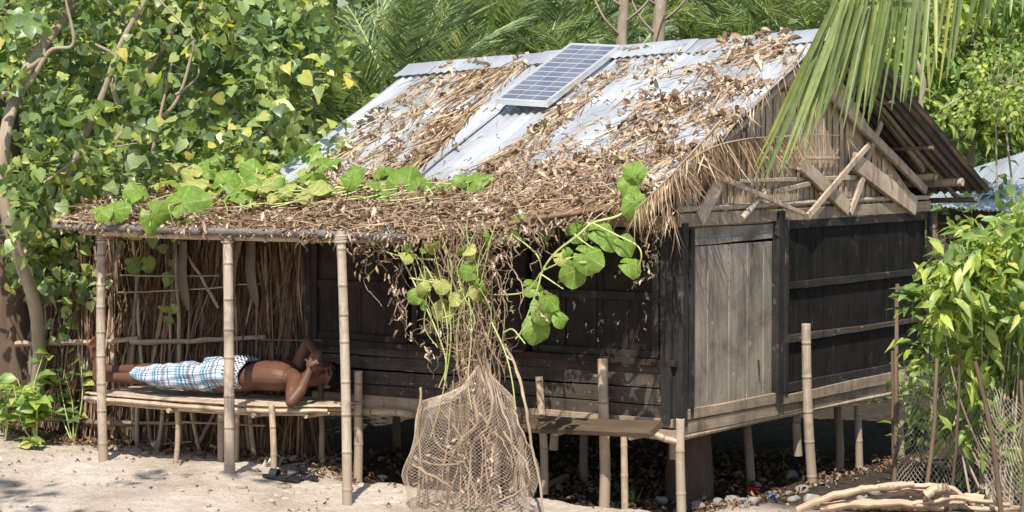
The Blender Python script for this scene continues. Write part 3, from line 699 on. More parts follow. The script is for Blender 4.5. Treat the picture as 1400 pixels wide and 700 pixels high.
# mat roof: thick, wavy, ragged
def matroof():
    us = np.linspace(.12, 4.15, 100); vs_ = np.linspace(-.97, .12, 24); X, Y = np.meshgrid(us, vs_, indexing='ij')
    Y2 = Y + .02 * wav(X, Y, 7, 31) * (Y < -.6)
    right = sstep(1.2, .1, X)          # tucks back under the tin at the right end
    Y2 = Y2 + right * .42 * (Y2 < 0) * (1 - (Y2 + .97) / 1.1)
    T = zp(Y2) + .012 * wav(X, Y, 5, 32) + .008 * wav(X, Y, 16, 33) + right * .06
    B = T - .022
    top = Hn(np.stack([X, Y2, T], -1)).reshape(-1, 3); bot = Hn(np.stack([X, Y2, B], -1)).reshape(-1, 3); n = len(top); nv = 24; nu = 100
    i, j = np.meshgrid(np.arange(nu - 1), np.arange(nv - 1), indexing='ij'); a = (i * nv + j).ravel()
    q = np.concatenate([np.stack([a, a + 1, a + nv + 1, a + nv], 1), np.stack([a, a + nv, a + nv + 1, a + 1], 1) + n])
    e = []
    for jj in (0, nv - 1): e += [[i2 * nv + jj, (i2 + 1) * nv + jj, (i2 + 1) * nv + jj + n, i2 * nv + jj + n] for i2 in range(nu - 1)]
    for ii in (0, nu - 1): e += [[ii * nv + j2, ii * nv + j2 + 1, ii * nv + j2 + 1 + n, ii * nv + j2 + n] for j2 in range(nv - 1)]
    q = np.concatenate([q, np.array(e)]); uv = np.tile(np.stack([X, Y], -1).reshape(-1, 2), (2, 1))
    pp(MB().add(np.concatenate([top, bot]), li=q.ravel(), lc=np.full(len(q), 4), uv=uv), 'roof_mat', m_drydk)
matroof()
# rolled grey mat edge along the front
mb = MB(); us = np.linspace(1.25, 4.14, 60)
path = np.array([H(u_, -.975 + .01 * float(wav(u_, 0, 6, 41)), 1.615 + .010 * float(wav(u_, 1, 4, 42))) for u_ in us])
sec = circ(10)[None] * (np.array([.016, .019])[None, None]) * (1 + .22 * rng.normal(0, 1, (60, 1, 1)))
sweep(mb, path, sec); pp(mb, 'rolled_mat', m_tarp)
mb = MB()
for (a, b2) in (((82, 301), (150, 306)), ((85, 296), (135, 300)), ((90, 305), (120, 312))):
    plank(mb, atv(*a, -.95), atv(*b2, -.9), .05, .008, Z, n=8, jit=.004, wob=.003)
pp(mb, 'bark_strip', m_brace)

# ================================================================ palm leaf screen behind the bed
def screen():
    s = thing('palm_leaf_screen', 'tall screen wall of brown dry palm leaves tied to horizontal poles behind the sleeping man', 'screen', H(4, .03, 0))
    v = []; uv = []
    us = np.linspace(2.80, 5.2, 30)
    mb = MB()
    mb.add([H(2.80, .10, -.02), H(5.2, .10, -.02), H(5.2, .10, 1.62), H(2.8, .10, 1.72)], faces=[[0, 1, 2, 3]], uv=[(0, 0), (2.4, 0), (2.4, 1.6), (0, 1.7)]); mb.build('backing_mat', m_thatch, s)
    mb = MB(); n = 11000
    u = rng.uniform(2.80, 5.22, n); top = rng.uniform(.25, 1.72, n) - .10 * (u - 2.8); v_ = rng.uniform(-.06, .09, n) + .03 * np.sin(u * 9)
    L = rng.uniform(.3, .85, n); L = np.minimum(L, top + .0)
    pos = Hn(np.stack([u, v_, top], -1)); lean = rng.normal(0, .13, n) + .1 * wav(u, top, 4, 51)
    yd = -Z[None] + lean[:, None] * U + (rng.normal(-.02, .07, n))[:, None] * V
    scatter(mb, [T_strip(.013, .03, 4, .6), T_strip(.010, -.04, 4, .6), T_strip(.02, .06, 4, .4)], pos, yd, -V[None] + rng.normal(0, .7, (n, 1)) * U, L)
    mb.build('leaf_layer', m_thatch, s)
    mb = MB(); n = 420; u = rng.uniform(2.85, 5.2, n); top = rng.uniform(.3, 1.55, n); v_ = rng.uniform(-.1, -.03, n)
    yd = -Z[None] + rng.normal(0, .35, n)[:, None] * U + rng.normal(-.05, .15, n)[:, None] * V
    scatter(mb, [T_strip(.010, .1, 5, .6), T_strip(.008, -.12, 5, .6)], Hn(np.stack([u, v_, top], -1)), yd, -V[None] + rng.normal(0, .7, (n, 1)) * U, np.minimum(rng.uniform(.2, .6, n), top))
    mb.build('loose_leaf_strip', m_thatch, s)
    # broad leaf sheaths
    for a, b2, w_ in (((345, 330), (352, 420), .09), ((252, 330), (258, 425), .09), ((330, 320), (318, 410), .07), ((165, 330), (160, 400), .06)):
        p_, q_ = atv(*a, -.12), atv(*b2, -.14); pa = smooth_path([p_, (p_ + q_) / 2 - V * .02 + U * .012, q_], 12); w8 = w_ * np.interp(np.linspace(0, 1, 12), [0, .3, .8, 1], [.35, .5, .45, .12]); cs = np.array([[-1, .25], [-.5, -.1], [0, -.2], [.5, -.1], [1, .25], [0, -.05]])
        sweep(MB(), pa, cs[None] * w8[:, None, None], ref=-V).build('leaf_sheath', m_stickdk, s)
    for a, b2, r_, mt in (((22, 470), (190, 463), .022, m_stick), ((180, 467), (362, 461), .019, m_stick), ((96, 372), (300, 377), .006, m_stick), ((60, 574), (255, 578), .013, m_stick), ((120, 577), (190, 579), .026, m_stickdk), ((190, 608), (262, 604), .007, m_stick),
                         ((160, 400), (355, 388), .006, m_stick), ((40, 415), (130, 408), .01, m_stickdk), ((355, 463), (440, 466), .006, m_stickdk)):
        tube(MB(), [atv(*a, -.13), atv((a[0] + b2[0]) / 2, (a[1] + b2[1]) / 2 + 1.5, -.14), atv(*b2, -.13)], r_, r_ * .85, n=16, k=8, rough=.06, jit=.003).build('rail', mt, s)
    for x0, y0, x1, y1, r_ in ((115, 618, 108, 470, .018), (185, 612, 190, 360, .02), (206, 615, 182, 330, .015), (247, 620, 240, 330, .017), (262, 622, 300, 545, .015), (345, 642, 338, 540, .014), (268, 610, 262, 540, .014), (440, 650, 437, 480, .022), (40, 600, 45, 440, .02), (222, 580, 232, 420, .014), (300, 420, 245, 330, .012)):
        tube(MB(), [atv(x0, y0, -.10), atv((x0 + x1) / 2 + rng.uniform(-4, 4), (y0 + y1) / 2, -.11), atv(x1, y1, -.10)], r_, r_ * .8, n=12, k=8, rough=.06, jit=.003).build('stake', m_stick if r_ < .019 else m_bamdk, s)
screen()

# ================================================================ bamboo bed
bed = thing('bamboo_bed', 'rough bamboo slat bed on short legs with the man lying on it', 'bed', H(3.2, -.4, .06))
bp = lambda mb, name, mat: mb.build(name, mat, bed)
BZ = .50
# front edge line from measured points; slats run lengthwise
fe = [H(4.12, -.72, BZ), H(3.3, -.72, BZ), H(2.62, -.60, BZ), H(2.30, -.42, BZ)]
be = [H(4.12, -.16, BZ), H(3.3, -.16, BZ), H(2.62, -.13, BZ), H(2.30, -.10, BZ)]
ns = 15
for k in range(ns):
    t = k / (ns - 1)
    pts = [np.array(a) * (1 - t) + np.array(b2) * t + Z * rng.uniform(-.004, .004) for a, b2 in zip(fe, be)]
    e0 = rng.uniform(-.07, .04); e1 = rng.uniform(-.05, .08)
    pts[0] = pts[0] + U * e0; pts[-1] = pts[-1] - U * e1
    path = smooth_path(pts, 16); wd = rng.uniform(.030, .042)
    s8 = np.array([[-.5, -.12], [-.3, -.2], [.3, -.2], [.5, -.12], [.5, .05], [.25, .18], [-.25, .18], [-.5, .05]]) * wd
    sec = np.repeat(s8[None], 16, 0) * (1 + rng.normal(0, .05, (16, 1, 1)))
    sweep(MB(), path, sec, ref=Z).build('slat', m_bam if rng.random() < .7 else m_bamg, bed)
for off, dz, r_ in ((-.01, -.032, .017), (.03, -.05, .013), (.30, -.035, .016), (.55, -.035, .017)):
    pts = [a * (1 - off / .56) + b2 * (off / .56) - Z * (-dz) for a, b2 in zip(fe, be)]
    tube(MB(), smooth_path(pts, 24), r_, r_ * .9, n=24, k=9, rough=.05, jit=.002).build('side_rail', m_bam, bed)
for u_, va, vb in ((3.98, -.74, -.1), (3.35, -.76, -.1), (2.72, -.66, -.06), (2.42, -.5, -.03)):
    tube(MB(), [H(u_, va, BZ - .065), H(u_, vb, BZ - .06)], .017, .015, n=6, k=8, rough=.04).build('cross_bar', m_bam, bed)
def leg(px0, py0, px1, py1, v0, r, mt=m_bam):
    a = atv(px0, py0, v0); b2 = atv(px1, py1, v0); a[2] = min(a[2], gz(a[0], a[1])) - .05
    bamboo(MB(), a, b2, r, node=.14, bend=.006).build('leg', mt, bed)
leg(238, 637, 242, 552, -.66, .018); leg(373, 656, 371, 553, -.64, .022); leg(302, 641, 303, 556, -.42, .026, m_bamg)
leg(324, 640, 325, 556, -.40, .018); leg(350, 637, 341, 556, -.25, .018); leg(215, 612, 222, 552, -.25, .015); leg(186, 608, 188, 552, -.2, .016); leg(275, 625, 260, 552, -.2, .014)
tube(MB(), [atv(250, 577, -.3), atv(362, 582, -.3)], .008, .007, n=8, k=6, rough=.1).build('brace_stick', m_stick, bed)

# ================================================================ sleeping man
def person():
    man = thing('person', 'shirtless man asleep on his back in a checked lungi, hands by his face', 'person', H(3.2, -.42, .52))
    parts = []
    def cap(mb, p0, p1, r0, r1, k=14, flat=None):
        p0 = np.asarray(p0, float); p1 = np.asarray(p1, float); d = nrm(p1 - p0); L = np.linalg.norm(p1 - p0)
        ts = []; rs = []
        for a in np.linspace(0, math.pi / 2, 5): ts.append(-r0 * math.cos(a)); rs.append(max(r0 * math.sin(a), 1e-4))
        for t in (.25, .5, .75): ts.append(L * t); rs.append(r0 + (r1 - r0) * t)
        for a in np.linspace(math.pi / 2, 0, 5): ts.append(L + r1 * math.cos(a)); rs.append(max(r1 * math.sin(a), 1e-4))
        path = p0 + d * np.array(ts)[:, None]
        sweep(mb, path, circ(k)[None] * np.array(rs)[:, None, None], caps=True)
    def chain(mb, pts, rs, k=14):
        for i in range(len(pts) - 1): cap(mb, pts[i], pts[i + 1], rs[i], rs[i + 1], k)
    B = MB()
    P = lambda x, y, v_: atv(x, y, v_)
    toC = nrm(np.array([0, -1.0, 0.12]))
    # torso: ellipsoids along the axis (hips right of the lungi to shoulders)
    tor = [((318, 519), -.42, .095, .15), ((338, 516), -.41, .088, .135), ((356, 513), -.40, .092, .14), ((376, 512), -.385, .102, .155), ((394, 514), -.37, .102, .16), ((406, 516), -.35, .08, .15)]
    axis = nrm(P(406, 516, -.35) - P(318, 519, -.42)); side = nrm(np.cross(axis, Z)); upv = np.cross(side, axis)
    path = smooth_path([P(*a, b2) + Z * -.005 for a, b2, _, _ in tor], 22)
    hh = np.interp(np.linspace(0, 1, 22), np.linspace(0, 1, len(tor)), [t[2] for t in tor]); ww = np.interp(np.linspace(0, 1, 22), np.linspace(0, 1, len(tor)), [t[3] for t in tor])
    tt = np.linspace(0, 1, 22); capf = np.sqrt(np.clip(1 - ((tt - .5) / .5) ** 10, .02, 1))
    sec = circ(20)[None] * np.stack([ww * capf, hh * capf], -1)[:, None]; sweep(B, path, sec, ref=Z)
    # neck and head
    headc = P(449, 513, -.26); neck = P(418, 518, -.33); cap(B, neck, P(434, 517, -.29), .058, .05)
    crown = nrm(nrm(P(470, 514, -.24) - neck) + np.array([0, 0, .08])); face = nrm(np.array([-.12, -.85, .62])); face = nrm(face - crown * (face @ crown)); lat = np.cross(face, crown)
    ax = np.array([lat, face, crown]); SZ = 1.0
    hl = lambda a, b2, c: headc + lat * a + face * b2 + crown * c
    ball(B, hl(0, -.012, .022), (.074, .090, .088), ax, 20, 14)
    ball(B, hl(0, .02, -.045), (.055, .062, .070), ax, 18, 12)      # jaw
    ball(B, hl(0, .062, -.095), (.026, .024, .020), ax, 10, 8)      # chin
    ball(B, hl(0, .068, .035), (.052, .020, .013), ax, 12, 8)       # brow
    cap(B, hl(0, .082, .02), hl(0, .106, -.022), .009, .015, 10)    # nose
    for s in (-1, 1):
        ball(B, hl(s * .014, .098, -.025), (.009, .009, .008), ax, 8, 6)
        ball(B, hl(s * .038, .066, -.02), (.022, .018, .022), ax, 10, 8)   # cheek
        ball(B, hl(s * .078, -.012, -.012), (.010, .020, .032), ax, 10, 8)  # ear
        ball(B, hl(s * .030, .079, .010), (.014, .008, .007), ax, 8, 6)    # eyelid
    ball(B, hl(0, .087, -.052), (.024, .010, .0065), ax, 10, 6); ball(B, hl(0, .084, -.064), (.020, .010, .007), ax, 10, 6)
    # arms
    def hand(wr, tip_dir, palm_n, curl=.6, side_=1):
        tip_dir = nrm(tip_dir); palm_n = nrm(palm_n - tip_dir * (palm_n @ tip_dir)); lt = np.cross(tip_dir, palm_n) * side_
        pc = wr + tip_dir * .048
        ball(B, pc, (.040, .046, .017), np.array([lt, tip_dir, palm_n]), 12, 9)
        for i, (o, l) in enumerate(((-.029, .060), (-.010, .070), (.010, .066), (.028, .052))):
            b0 = wr + tip_dir * .082 + lt * o; a = curl * .5; d = tip_dir * math.cos(a) + palm_n * math.sin(a); p1 = b0 + d * l * .45
            a = curl * 1.5; d = tip_dir * math.cos(a) + palm_n * math.sin(a); p2 = p1 + d * l * .32; a = curl * 2.2; d = tip_dir * math.cos(a) + palm_n * math.sin(a); p3 = p2 + d * l * .25
            chain(B, [b0 - tip_dir * .02, b0, p1, p2, p3], [.0095, .0095, .0088, .008, .007], 9)
        b0 = wr + tip_dir * .02 - lt * .03; d = nrm(tip_dir * .7 - lt * .6 + palm_n * .4); p1 = b0 + d * .035; p2 = p1 + nrm(tip_dir * .85 - lt * .1 + palm_n * .5) * .03
        chain(B, [b0, p1, p2], [.013, .011, .009], 9)
    # near arm: shoulder -> elbow hanging over the bed edge -> wrist by the face
    sh = P(404, 521, -.47); el = P(398, 549, -.60); wr = P(423, 507, -.45)
    chain(B, [P(398, 516, -.40), sh], [.062, .054]); chain(B, [sh, P(400, 535, -.55), el], [.052, .046, .036]); chain(B, [el, P(411, 533, -.54), wr], [.038, .038, .024]); hand(wr, P(430, 487, -.42) - wr, np.array([.3, .9, 0.1]), .3, 1)
    # far arm: shoulder -> elbow raised -> wrist by the forehead
    sh2 = P(405, 508, -.27); el2 = P(421, 467, -.24); wr2 = P(431, 484, -.36)
    chain(B, [P(398, 513, -.34), sh2], [.06, .05]); chain(B, [sh2, P(413, 486, -.25), el2], [.050, .044, .034]); chain(B, [el2, P(428, 476, -.30), wr2], [.035, .033, .024]); hand(wr2, P(431, 500, -.44) - wr2, np.array([0, -.8, -.3]), .3, -1)
    # legs: hips inside the lungi to the feet
    for s, (hx, kx, ax_, fx, vo) in enumerate((((312, 521), (248, 517), (139, 516), (137, 522), -.60), ((312, 516), (240, 508), (139, 505), (136, 514), -.48))):
        hip = P(*hx, -.42 - .05 * (1 - s)); kn = P(*kx, -.50 + (.06 if s else -.04)); an = P(*ax_, vo); sh_ = kn * .62 + an * .38
        chain(B, [hip, kn * .5 + hip * .5, kn], [.085, .07, .052]); chain(B, [kn, sh_, kn * .3 + an * .7, an], [.05, .05, .036, .029])
        heel = P(*fx, vo - .0) ; ld = nrm(an - kn)
        fd = nrm(Z * 1.0 + ld * .18 + (-U * .0) + np.array([-.04 if s else .06, -.12, 0])); sole = ld; lt = np.cross(fd, sole)
        heel = an + ld * .035 - fd * .01
        chain(B, [an, heel], [.032, .030]); chain(B, [heel, heel + fd * .07], [.031, .030]); chain(B, [heel + fd * .07 - ld * .012, heel + fd * .15], [.032, .026])
        ball(B, heel + fd * .155, (.044, .034, .019), np.array([lt, fd, sole]), 12, 8)
        chain(B, [an - ld * .02 + fd * .02, heel + fd * .12 - ld * .03], [.028, .02])
        for i, (o, r_, l) in enumerate(((-.032, .014, .045), (-.012, .0105, .042), (.004, .010, .036), (.019, .0095, .030), (.033, .009, .022))):
            o = o * (1 if s else -1); b0 = heel + fd * .175 + lt * o
            chain(B, [b0 - fd * .02, b0 + fd * l * .6, b0 + fd * l - ld * .004], [r_ * 1.05, r_, r_ * .95], 9)
    me0 = B.build('body_tmp', m_skin, man)
    md = me0.modifiers.new('r', 'REMESH'); md.mode = 'VOXEL'; md.voxel_size = .0058; md.use_smooth_shade = True
    sm = me0.modifiers.new('s', 'SMOOTH'); sm.factor = .5; sm.iterations = 3
    dg = bpy.context.evaluated_depsgraph_get(); dg.update(); me = bpy.data.meshes.new_from_object(me0.evaluated_get(dg))
    me.name = 'body'; o = bpy.data.objects.new('body', me); COL.objects.link(o); o.parent = man; o.location = me0.location
    me.materials.clear(); me.materials.append(m_skin); me.polygons.foreach_set('use_smooth', [True] * len(me.polygons))
    bpy.data.objects.remove(me0)
    # hair
    Hh = MB(); nu, nv = 28, 16; v = []; f = []
    for i in range(nv + 1):
        th = math.pi * .62 * i / nv
        for j in range(nu):
            ph = 2 * math.pi * j / nu; r_ = 1 + .035 * rng.normal()
            x, y, z_ = math.sin(th) * math.cos(ph), math.sin(th) * math.sin(ph), math.cos(th)
            v.append(hl(x * .083 * r_, -.020 + y * .095 * r_ , .026 + z_ * .098 * r_))
    # tilt the cap backwards off the face: rotate about lat
    vv = np.array(v); c = hl(0, -.02, .026); q = vv - c; a = R(38); fy = q @ face; fz = q @ crown; fx = q @ lat
    vv = c + fx[:, None] * lat + (fy * math.cos(a) - fz * math.sin(a))[:, None] * face + (fy * math.sin(a) + fz * math.cos(a))[:, None] * crown
    f = [[i * nu + j, (i + 1) * nu + j, (i + 1) * nu + (j + 1) % nu, i * nu + (j + 1) % nu] for i in range(nv) for j in range(nu)]
    Hh.add(vv, faces=f, uv=vv[:, :2]); Hh.build('hair', m_hair, man)
    eb = MB()
    for s in (-1, 1): cap(eb, hl(s * .014, .090, .034), hl(s * .046, .074, .036), .0045, .003, 6)
    eb.build('eyebrow', m_hair, man)
    el_ = MB()
    for s in (-1, 1): cap(el_, hl(s * .018, .0865, .007), hl(s * .042, .078, .007), .0022, .0022, 6)
    el_.build('eyelash', m_hair, man)
    # lungi: lofted cloth round the legs, with folds
    st = [((198, 511), -.53, .070, .13), ((210, 512), -.53, .080, .15), ((228, 513), -.53, .092, .17), ((258, 512), -.51, .098, .17), ((288, 512), -.47, .102, .165), ((312, 511), -.44, .106, .165), ((330, 511), -.42, .104, .16), ((344, 513), -.415, .095, .148)]
    n = 70; k = 72; path = smooth_path([P(*a, b2) for a, b2, _, _ in st], n); t = np.linspace(0, 1, n); tk = np.linspace(0, 1, len(st))
    hh = np.interp(t, tk, [q[2] for q in st]); ww = np.interp(t, tk, [q[3] for q in st]); ang = np.arange(k) / k * 2 * math.pi
    fold = .007 * np.sin(ang[None] * 5 + t[:, None] * 9 + 1) + .004 * np.sin(ang[None] * 11 - t[:, None] * 12) + .005 * np.sin(ang[None] * 2 + t[:, None] * 26) + .003 * np.sin(t[:, None] * 47 + ang[None] * 3)
    valley = -.030 * np.exp(-((np.sin(ang)[None] - 1) / .12) ** 2) * (t[:, None] < .6)
    cx = np.cos(ang)[None] * (ww[:, None] + fold); cy = np.sin(ang)[None] * (hh[:, None] + fold + valley)
    cy = np.maximum(cy, -(path[:, 2][:, None] - BZ - .016) + .004 * np.sin(ang[None] * 8 + t[:, None] * 30))
    sec = np.stack([cx, cy], -1)
    mb = MB(); T_, S_, B_ = frames(path, Z)
    v = path[:, None] + sec[..., :1] * B_[:, None] + sec[..., 1:] * S_[:, None]
    hem = .012 * np.sin(ang * 3 + 1); v[0] += hem[:, None] * U * 1.0
    # slanting hem: lower edge trails toward the knees on the near side
    sl_ = sstep(.25, 0, t)[:, None] * (np.maximum(0, -np.sin(ang + .3)))[None] * .16; v = v - sl_[..., None] * U
    vin = v * .985 + path[:, None] * .015
    K = k; allv = np.concatenate([v.reshape(-1, 3), vin.reshape(-1, 3)]); f = []
    for l in (0, 1):
        for i in range(n - 1):
            for j in range(k): a = l * n * k + i * k + j; b2 = l * n * k + i * k + (j + 1) % k; f.append([a, a + k, b2 + k, b2] if l == 0 else [a, b2, b2 + k, a + k])
    for j in range(k): f.append([j, (j + 1) % k, (j + 1) % k + n * k, j + n * k])
    Lc = np.concatenate([[0], np.cumsum(np.linalg.norm(np.diff(path, axis=0), axis=1))])
    uv = np.stack(np.broadcast_arrays((ang + .1 * np.sin(ang * 2))[None] * .14 + .008 * np.sin(t * 14)[:, None], Lc[:, None] * 1.0 + .01 * np.sin(ang)[None]), -1).reshape(-1, 2)
    m, nt, b = M_('checked_lungi'); L = nt.links.new; tc = N(nt, 'ShaderNodeTexCoord'); sp = N(nt, 'ShaderNodeSeparateXYZ'); L(tc.outputs['UV'], sp.inputs[0])
    def stripes(sock, per, stops):
        d = N(nt, 'ShaderNodeMath', operation='DIVIDE'); L(sock, d.inputs[0]); d.inputs[1].default_value = per; fr = N(nt, 'ShaderNodeMath', operation='FRACT'); L(d.outputs[0], fr.inputs[0]); return ramp(nt, fr.outputs[0], stops, 'CONSTANT').outputs[0]
    Wc = (.47, .50, .55); lb = (.22, .33, .45); tl = (.06, .22, .34); bn = (.26, .2, .19); nv = (.08, .10, .18)
    s1 = stripes(sp.outputs[1], .17, [(0, Wc), (.16, lb), (.26, Wc), (.30, tl), (.37, Wc), (.46, nv), (.50, Wc), (.58, lb), (.62, bn), (.70, lb), (.74, Wc), (.84, nv), (.88, Wc)])
    s2 = stripes(sp.outputs[0], .13, [(0, (1, 1, 1)), (.14, (.42, .58, .74)), (.26, (1, 1, 1)), (.38, (.4, .42, .5)), (.46, (1, 1, 1)), (.56, (.38, .6, .75)), (.64, (1, 1, 1)), (.76, (.5, .45, .45)), (.84, (1, 1, 1))])
    L(mixc(nt, 1.0, s1, s2, 'MULTIPLY'), b.inputs['Base Color']); b.inputs['Roughness'].default_value = .85; b.inputs['Specular IOR Level'].default_value = .2
    lung = MB().add(allv, faces=f, uv=np.tile(uv, (2, 1))).build('lungi', m, man)
    # dark checked cloth wrapped round the waist
    st = [((321, 509), -.43, .112, .168), ((332, 510), -.42, .113, .166), ((345, 513), -.415, .102, .156)]
    path = smooth_path([P(*a, b2) for a, b2, _, _ in st], 16); t = np.linspace(0, 1, 16); hh = np.interp(t, [0, .5, 1], [q[2] for q in st]); ww = np.interp(t, [0, .5, 1], [q[3] for q in st])
    fold = .006 * np.sin(t[:, None] * 26 + ang[None] * 2) + .004 * np.sin(ang[None] * 7)
    sec = np.stack([np.cos(ang)[None] * (ww[:, None] + fold), np.maximum(np.sin(ang)[None] * (hh[:, None] + fold), -(path[:, 2][:, None] - BZ - .012))], -1)
    T_, S_, B_ = frames(path, Z); v = path[:, None] + sec[..., :1] * B_[:, None] + sec[..., 1:] * S_[:, None]
    vin = v * .97 + path[:, None] * .03; n2 = 16; allv = np.concatenate([v.reshape(-1, 3), vin.reshape(-1, 3)]); f = []
    for l in (0, 1):
        for i in range(n2 - 1):
            for j in range(k): a = l * n2 * k + i * k + j; b2 = l * n2 * k + i * k + (j + 1) % k; f.append([a, a + k, b2 + k, b2])
    for e in (0, n2 - 1):
        for j in range(k): f.append([e * k + j, e * k + (j + 1) % k, e * k + (j + 1) % k + n2 * k, e * k + j + n2 * k])
    uv = np.stack(np.broadcast_arrays(ang[None] * .14, t[:, None] * .13), -1).reshape(-1, 2)
    m, nt, b = M_('small_check_cloth'); L = nt.links.new; ck = N(nt, 'ShaderNodeTexChecker'); ck.inputs['Scale'].default_value = 70; ck.inputs['Color1'].default_value = (.55, .55, .55, 1); ck.inputs['Color2'].default_value = (.03, .03, .06, 1)
    tc = N(nt, 'ShaderNodeTexCoord'); L(tc.outputs['UV'], ck.inputs[0]); L(ck.outputs[0], b.inputs['Base Color']); b.inputs['Roughness'].default_value = .9
    MB().add(allv, faces=f, uv=np.tile(uv, (2, 1))).build('waist_cloth', m, man)
person()

# ================================================================ sandals
def sandal():
    o = thing('sandal', 'x', 'sandal', (0, 0, 0)); mb = MB(); out = [(0, -.125), (.028, -.12), (.034, -.07), (.028, 0), (.042, .06), (.04, .10), (.012, .13), (-.02, .12), (-.038, .07), (-.034, 0), (-.032, -.07), (-.024, -.115)]
    n = len(out); v = [(x, y, 0) for x, y in out] + [(x, y, .02) for x, y in out]
    mb.add(v, faces=[list(range(n))[::-1], [i + n for i in range(n)]] + [[i, (i + 1) % n, (i + 1) % n + n, i + n] for i in range(n)], smooth=False); mb.build('sole', m_rubber, o)
    mb = MB(); a = np.linspace(-math.pi / 2, math.pi / 2, 12)
    for y0, w_ in ((.045, .05),):
        P = [];
        for y in (y0 - w_ * .5, y0, y0 + w_ * .5): P += [(.043 * math.sin(t), y, .012 + .05 * math.cos(t)) for t in a]
        f = [[r_ * 12 + i, r_ * 12 + i + 1, (r_ + 1) * 12 + i + 1, (r_ + 1) * 12 + i] for r_ in (0, 1) for i in range(11)]
        mb.add(P, faces=f)
    mb.build('strap', m_rubber, o)
    mb = MB(); tube(mb, [(-.036, -.05, .015), (-.02, -.10, .05), (0, -.118, .058), (.02, -.10, .05), (.036, -.05, .015)], .006, n=12, k=6); mb.build('heel_strap', m_rubber, o)
    return o
s0 = sandal()
for i, (px, py, rz, rx, lab) in enumerate(((384, 655, 70, 0, 'black rubber sandal lying flat in front, closest to the bed leg'), (408, 655, 95, 0, 'black rubber sandal nearest the viewer, right end of the little row under the bed'), (393, 647, 40, 0, 'black rubber sandal at the back of the row, leaning on the one in front'), (407, 645, 25, 0, 'black rubber sandal at the back right of the row, pointing away'))):
    o = s0 if i == 0 else copy_tree(s0); g = on_ground(px, py); o.location = Vector(g) + Vector((0, 0, .008 + (.02 if i > 1 else 0))); o.rotation_euler = (R(8 if i > 1 else 3), R(rx), R(rz)); tag(o, lab, 'sandal', 'sandals under the bed')

# ================================================================ plank bench on the right of the vines
bench = thing('plank_bench', 'dark worn plank bench on forked stick legs in front of the black wall', 'bench', H(.7, -.2, .0))
mb = MB(); pz = .462
bn = nrm(Z * math.cos(R(22)) - V * math.sin(R(22))); ends = [atv(668, 575, -.27), atv(897, 587, -.27)]
path = smooth_path([ends[0], (ends[0] + ends[1]) / 2 - Z * .006, ends[1]], 16)
wv = .078 + .006 * np.sin(np.linspace(0, 7, 16)); s8 = np.array([[-1, -.12], [-.9, -.16], [.9, -.16], [1, -.12], [1, .1], [.9, .15], [-.9, .15], [-1, .1]])
sec = s8[None] * np.stack([wv, np.full(16, .13)], -1)[:, None]; sweep(mb, path, sec, ref=bn, smooth=False); mb.build('seat', m_benchw, bench)
def bl(px0, py0, px1, py1, v_, r, mt): 
    a = atv(px0, py0, v_); b2 = atv(px1, py1, v_); a = a - Z * .06; bamboo(MB(), a, b2, r, node=.2, bend=.004).build('leg', mt, bench)
bl(855, 702, 853, 597, -.33, .022, m_stick)
bl(716, 690, 712, 595, -.30, .02, m_stick)
for x, y, v_ in ((760, 592, -.3), (862, 598, -.32)):
    tube(MB(), [atv(x, y, v_), atv(x + 22, y - 4, v_ + .35)], .018, .016, n=5, k=8, rough=.05).build('cross_bar', m_bam, bench)

# ================================================================ solar panel
sp_ = thing('solar_panel', 'small framed solar panel propped on the tin roof near the ridge', 'solar panel', on_roof(760, 110))
def roofoff(px, py, off): return on_plane(px, py, P0R + NRF * off, NRF)
LL = roofoff(678, 136.5, .12); Wd, Ln = .405, .97
ex = nrm(-U - Z * .06); ey = V * math.cos(R(24.5)) + Z * math.sin(R(24.5)); ey = nrm(ey - ex * (ey @ ex)); c = LL + ex * Wd / 2 + ey * Ln / 2; ez = np.cross(ex, ey)
if ez[2] < 0: ez = -ez
m, nt, b = M_('solar_cells'); L = nt.links.new; br = N(nt, 'ShaderNodeTexBrick'); br.offset = 0; br.inputs['Scale'].default_value = 1; br.inputs['Brick Width'].default_value = 1 / 3; br.inputs['Row Height'].default_value = 1 / 12
br.inputs['Mortar Size'].default_value = .006; br.inputs['Color1'].default_value = (.05, .065, .095, 1); br.inputs['Color2'].default_value = (.07, .085, .12, 1); br.inputs['Mortar'].default_value = (.38, .41, .44, 1)
tc = N(nt, 'ShaderNodeTexCoord'); L(tc.outputs['UV'], br.inputs[0])
fine = N(nt, 'ShaderNodeTexWave'); fine.bands_direction = 'X'; fine.inputs['Scale'].default_value = 5.7; fine.wave_profile = 'SIN'
L(tc.outputs['UV'], fine.inputs[0]); col = mixc(nt, ramp(nt, fine.outputs[1], [(.93, (0, 0, 0)), (.99, (.5, .5, .5))]).outputs[0], br.outputs[0], (.3, .33, .4))
dn = noise(nt, vmap(nt, (2.5, 3.5, 1)), 1, 5, .6); col = mixc(nt, ramp(nt, dn, [(.4, (.12,) * 3), (.75, (.4,) * 3)]).outputs[0], col, (.34, .33, .33))
L(col, b.inputs['Base Color']); b.inputs['Roughness'].default_value = .22; b.inputs['Specular IOR Level'].default_value = .6
nx, ny = Wd / 2 - .018, Ln / 2 - .018
g = [c - ex * nx - ey * ny, c + ex * nx - ey * ny, c + ex * nx + ey * ny, c - ex * nx + ey * ny]
mbp = MB(); mbp.add([q + ez * .003 for q in g] + [q - ez * .006 for q in g], faces=[[0, 1, 2, 3], [7, 6, 5, 4]], uv=[(0, 0), (1, 0), (1, 1), (0, 1)] * 2, smooth=False); mbp.build('cell_sheet', m, sp_)
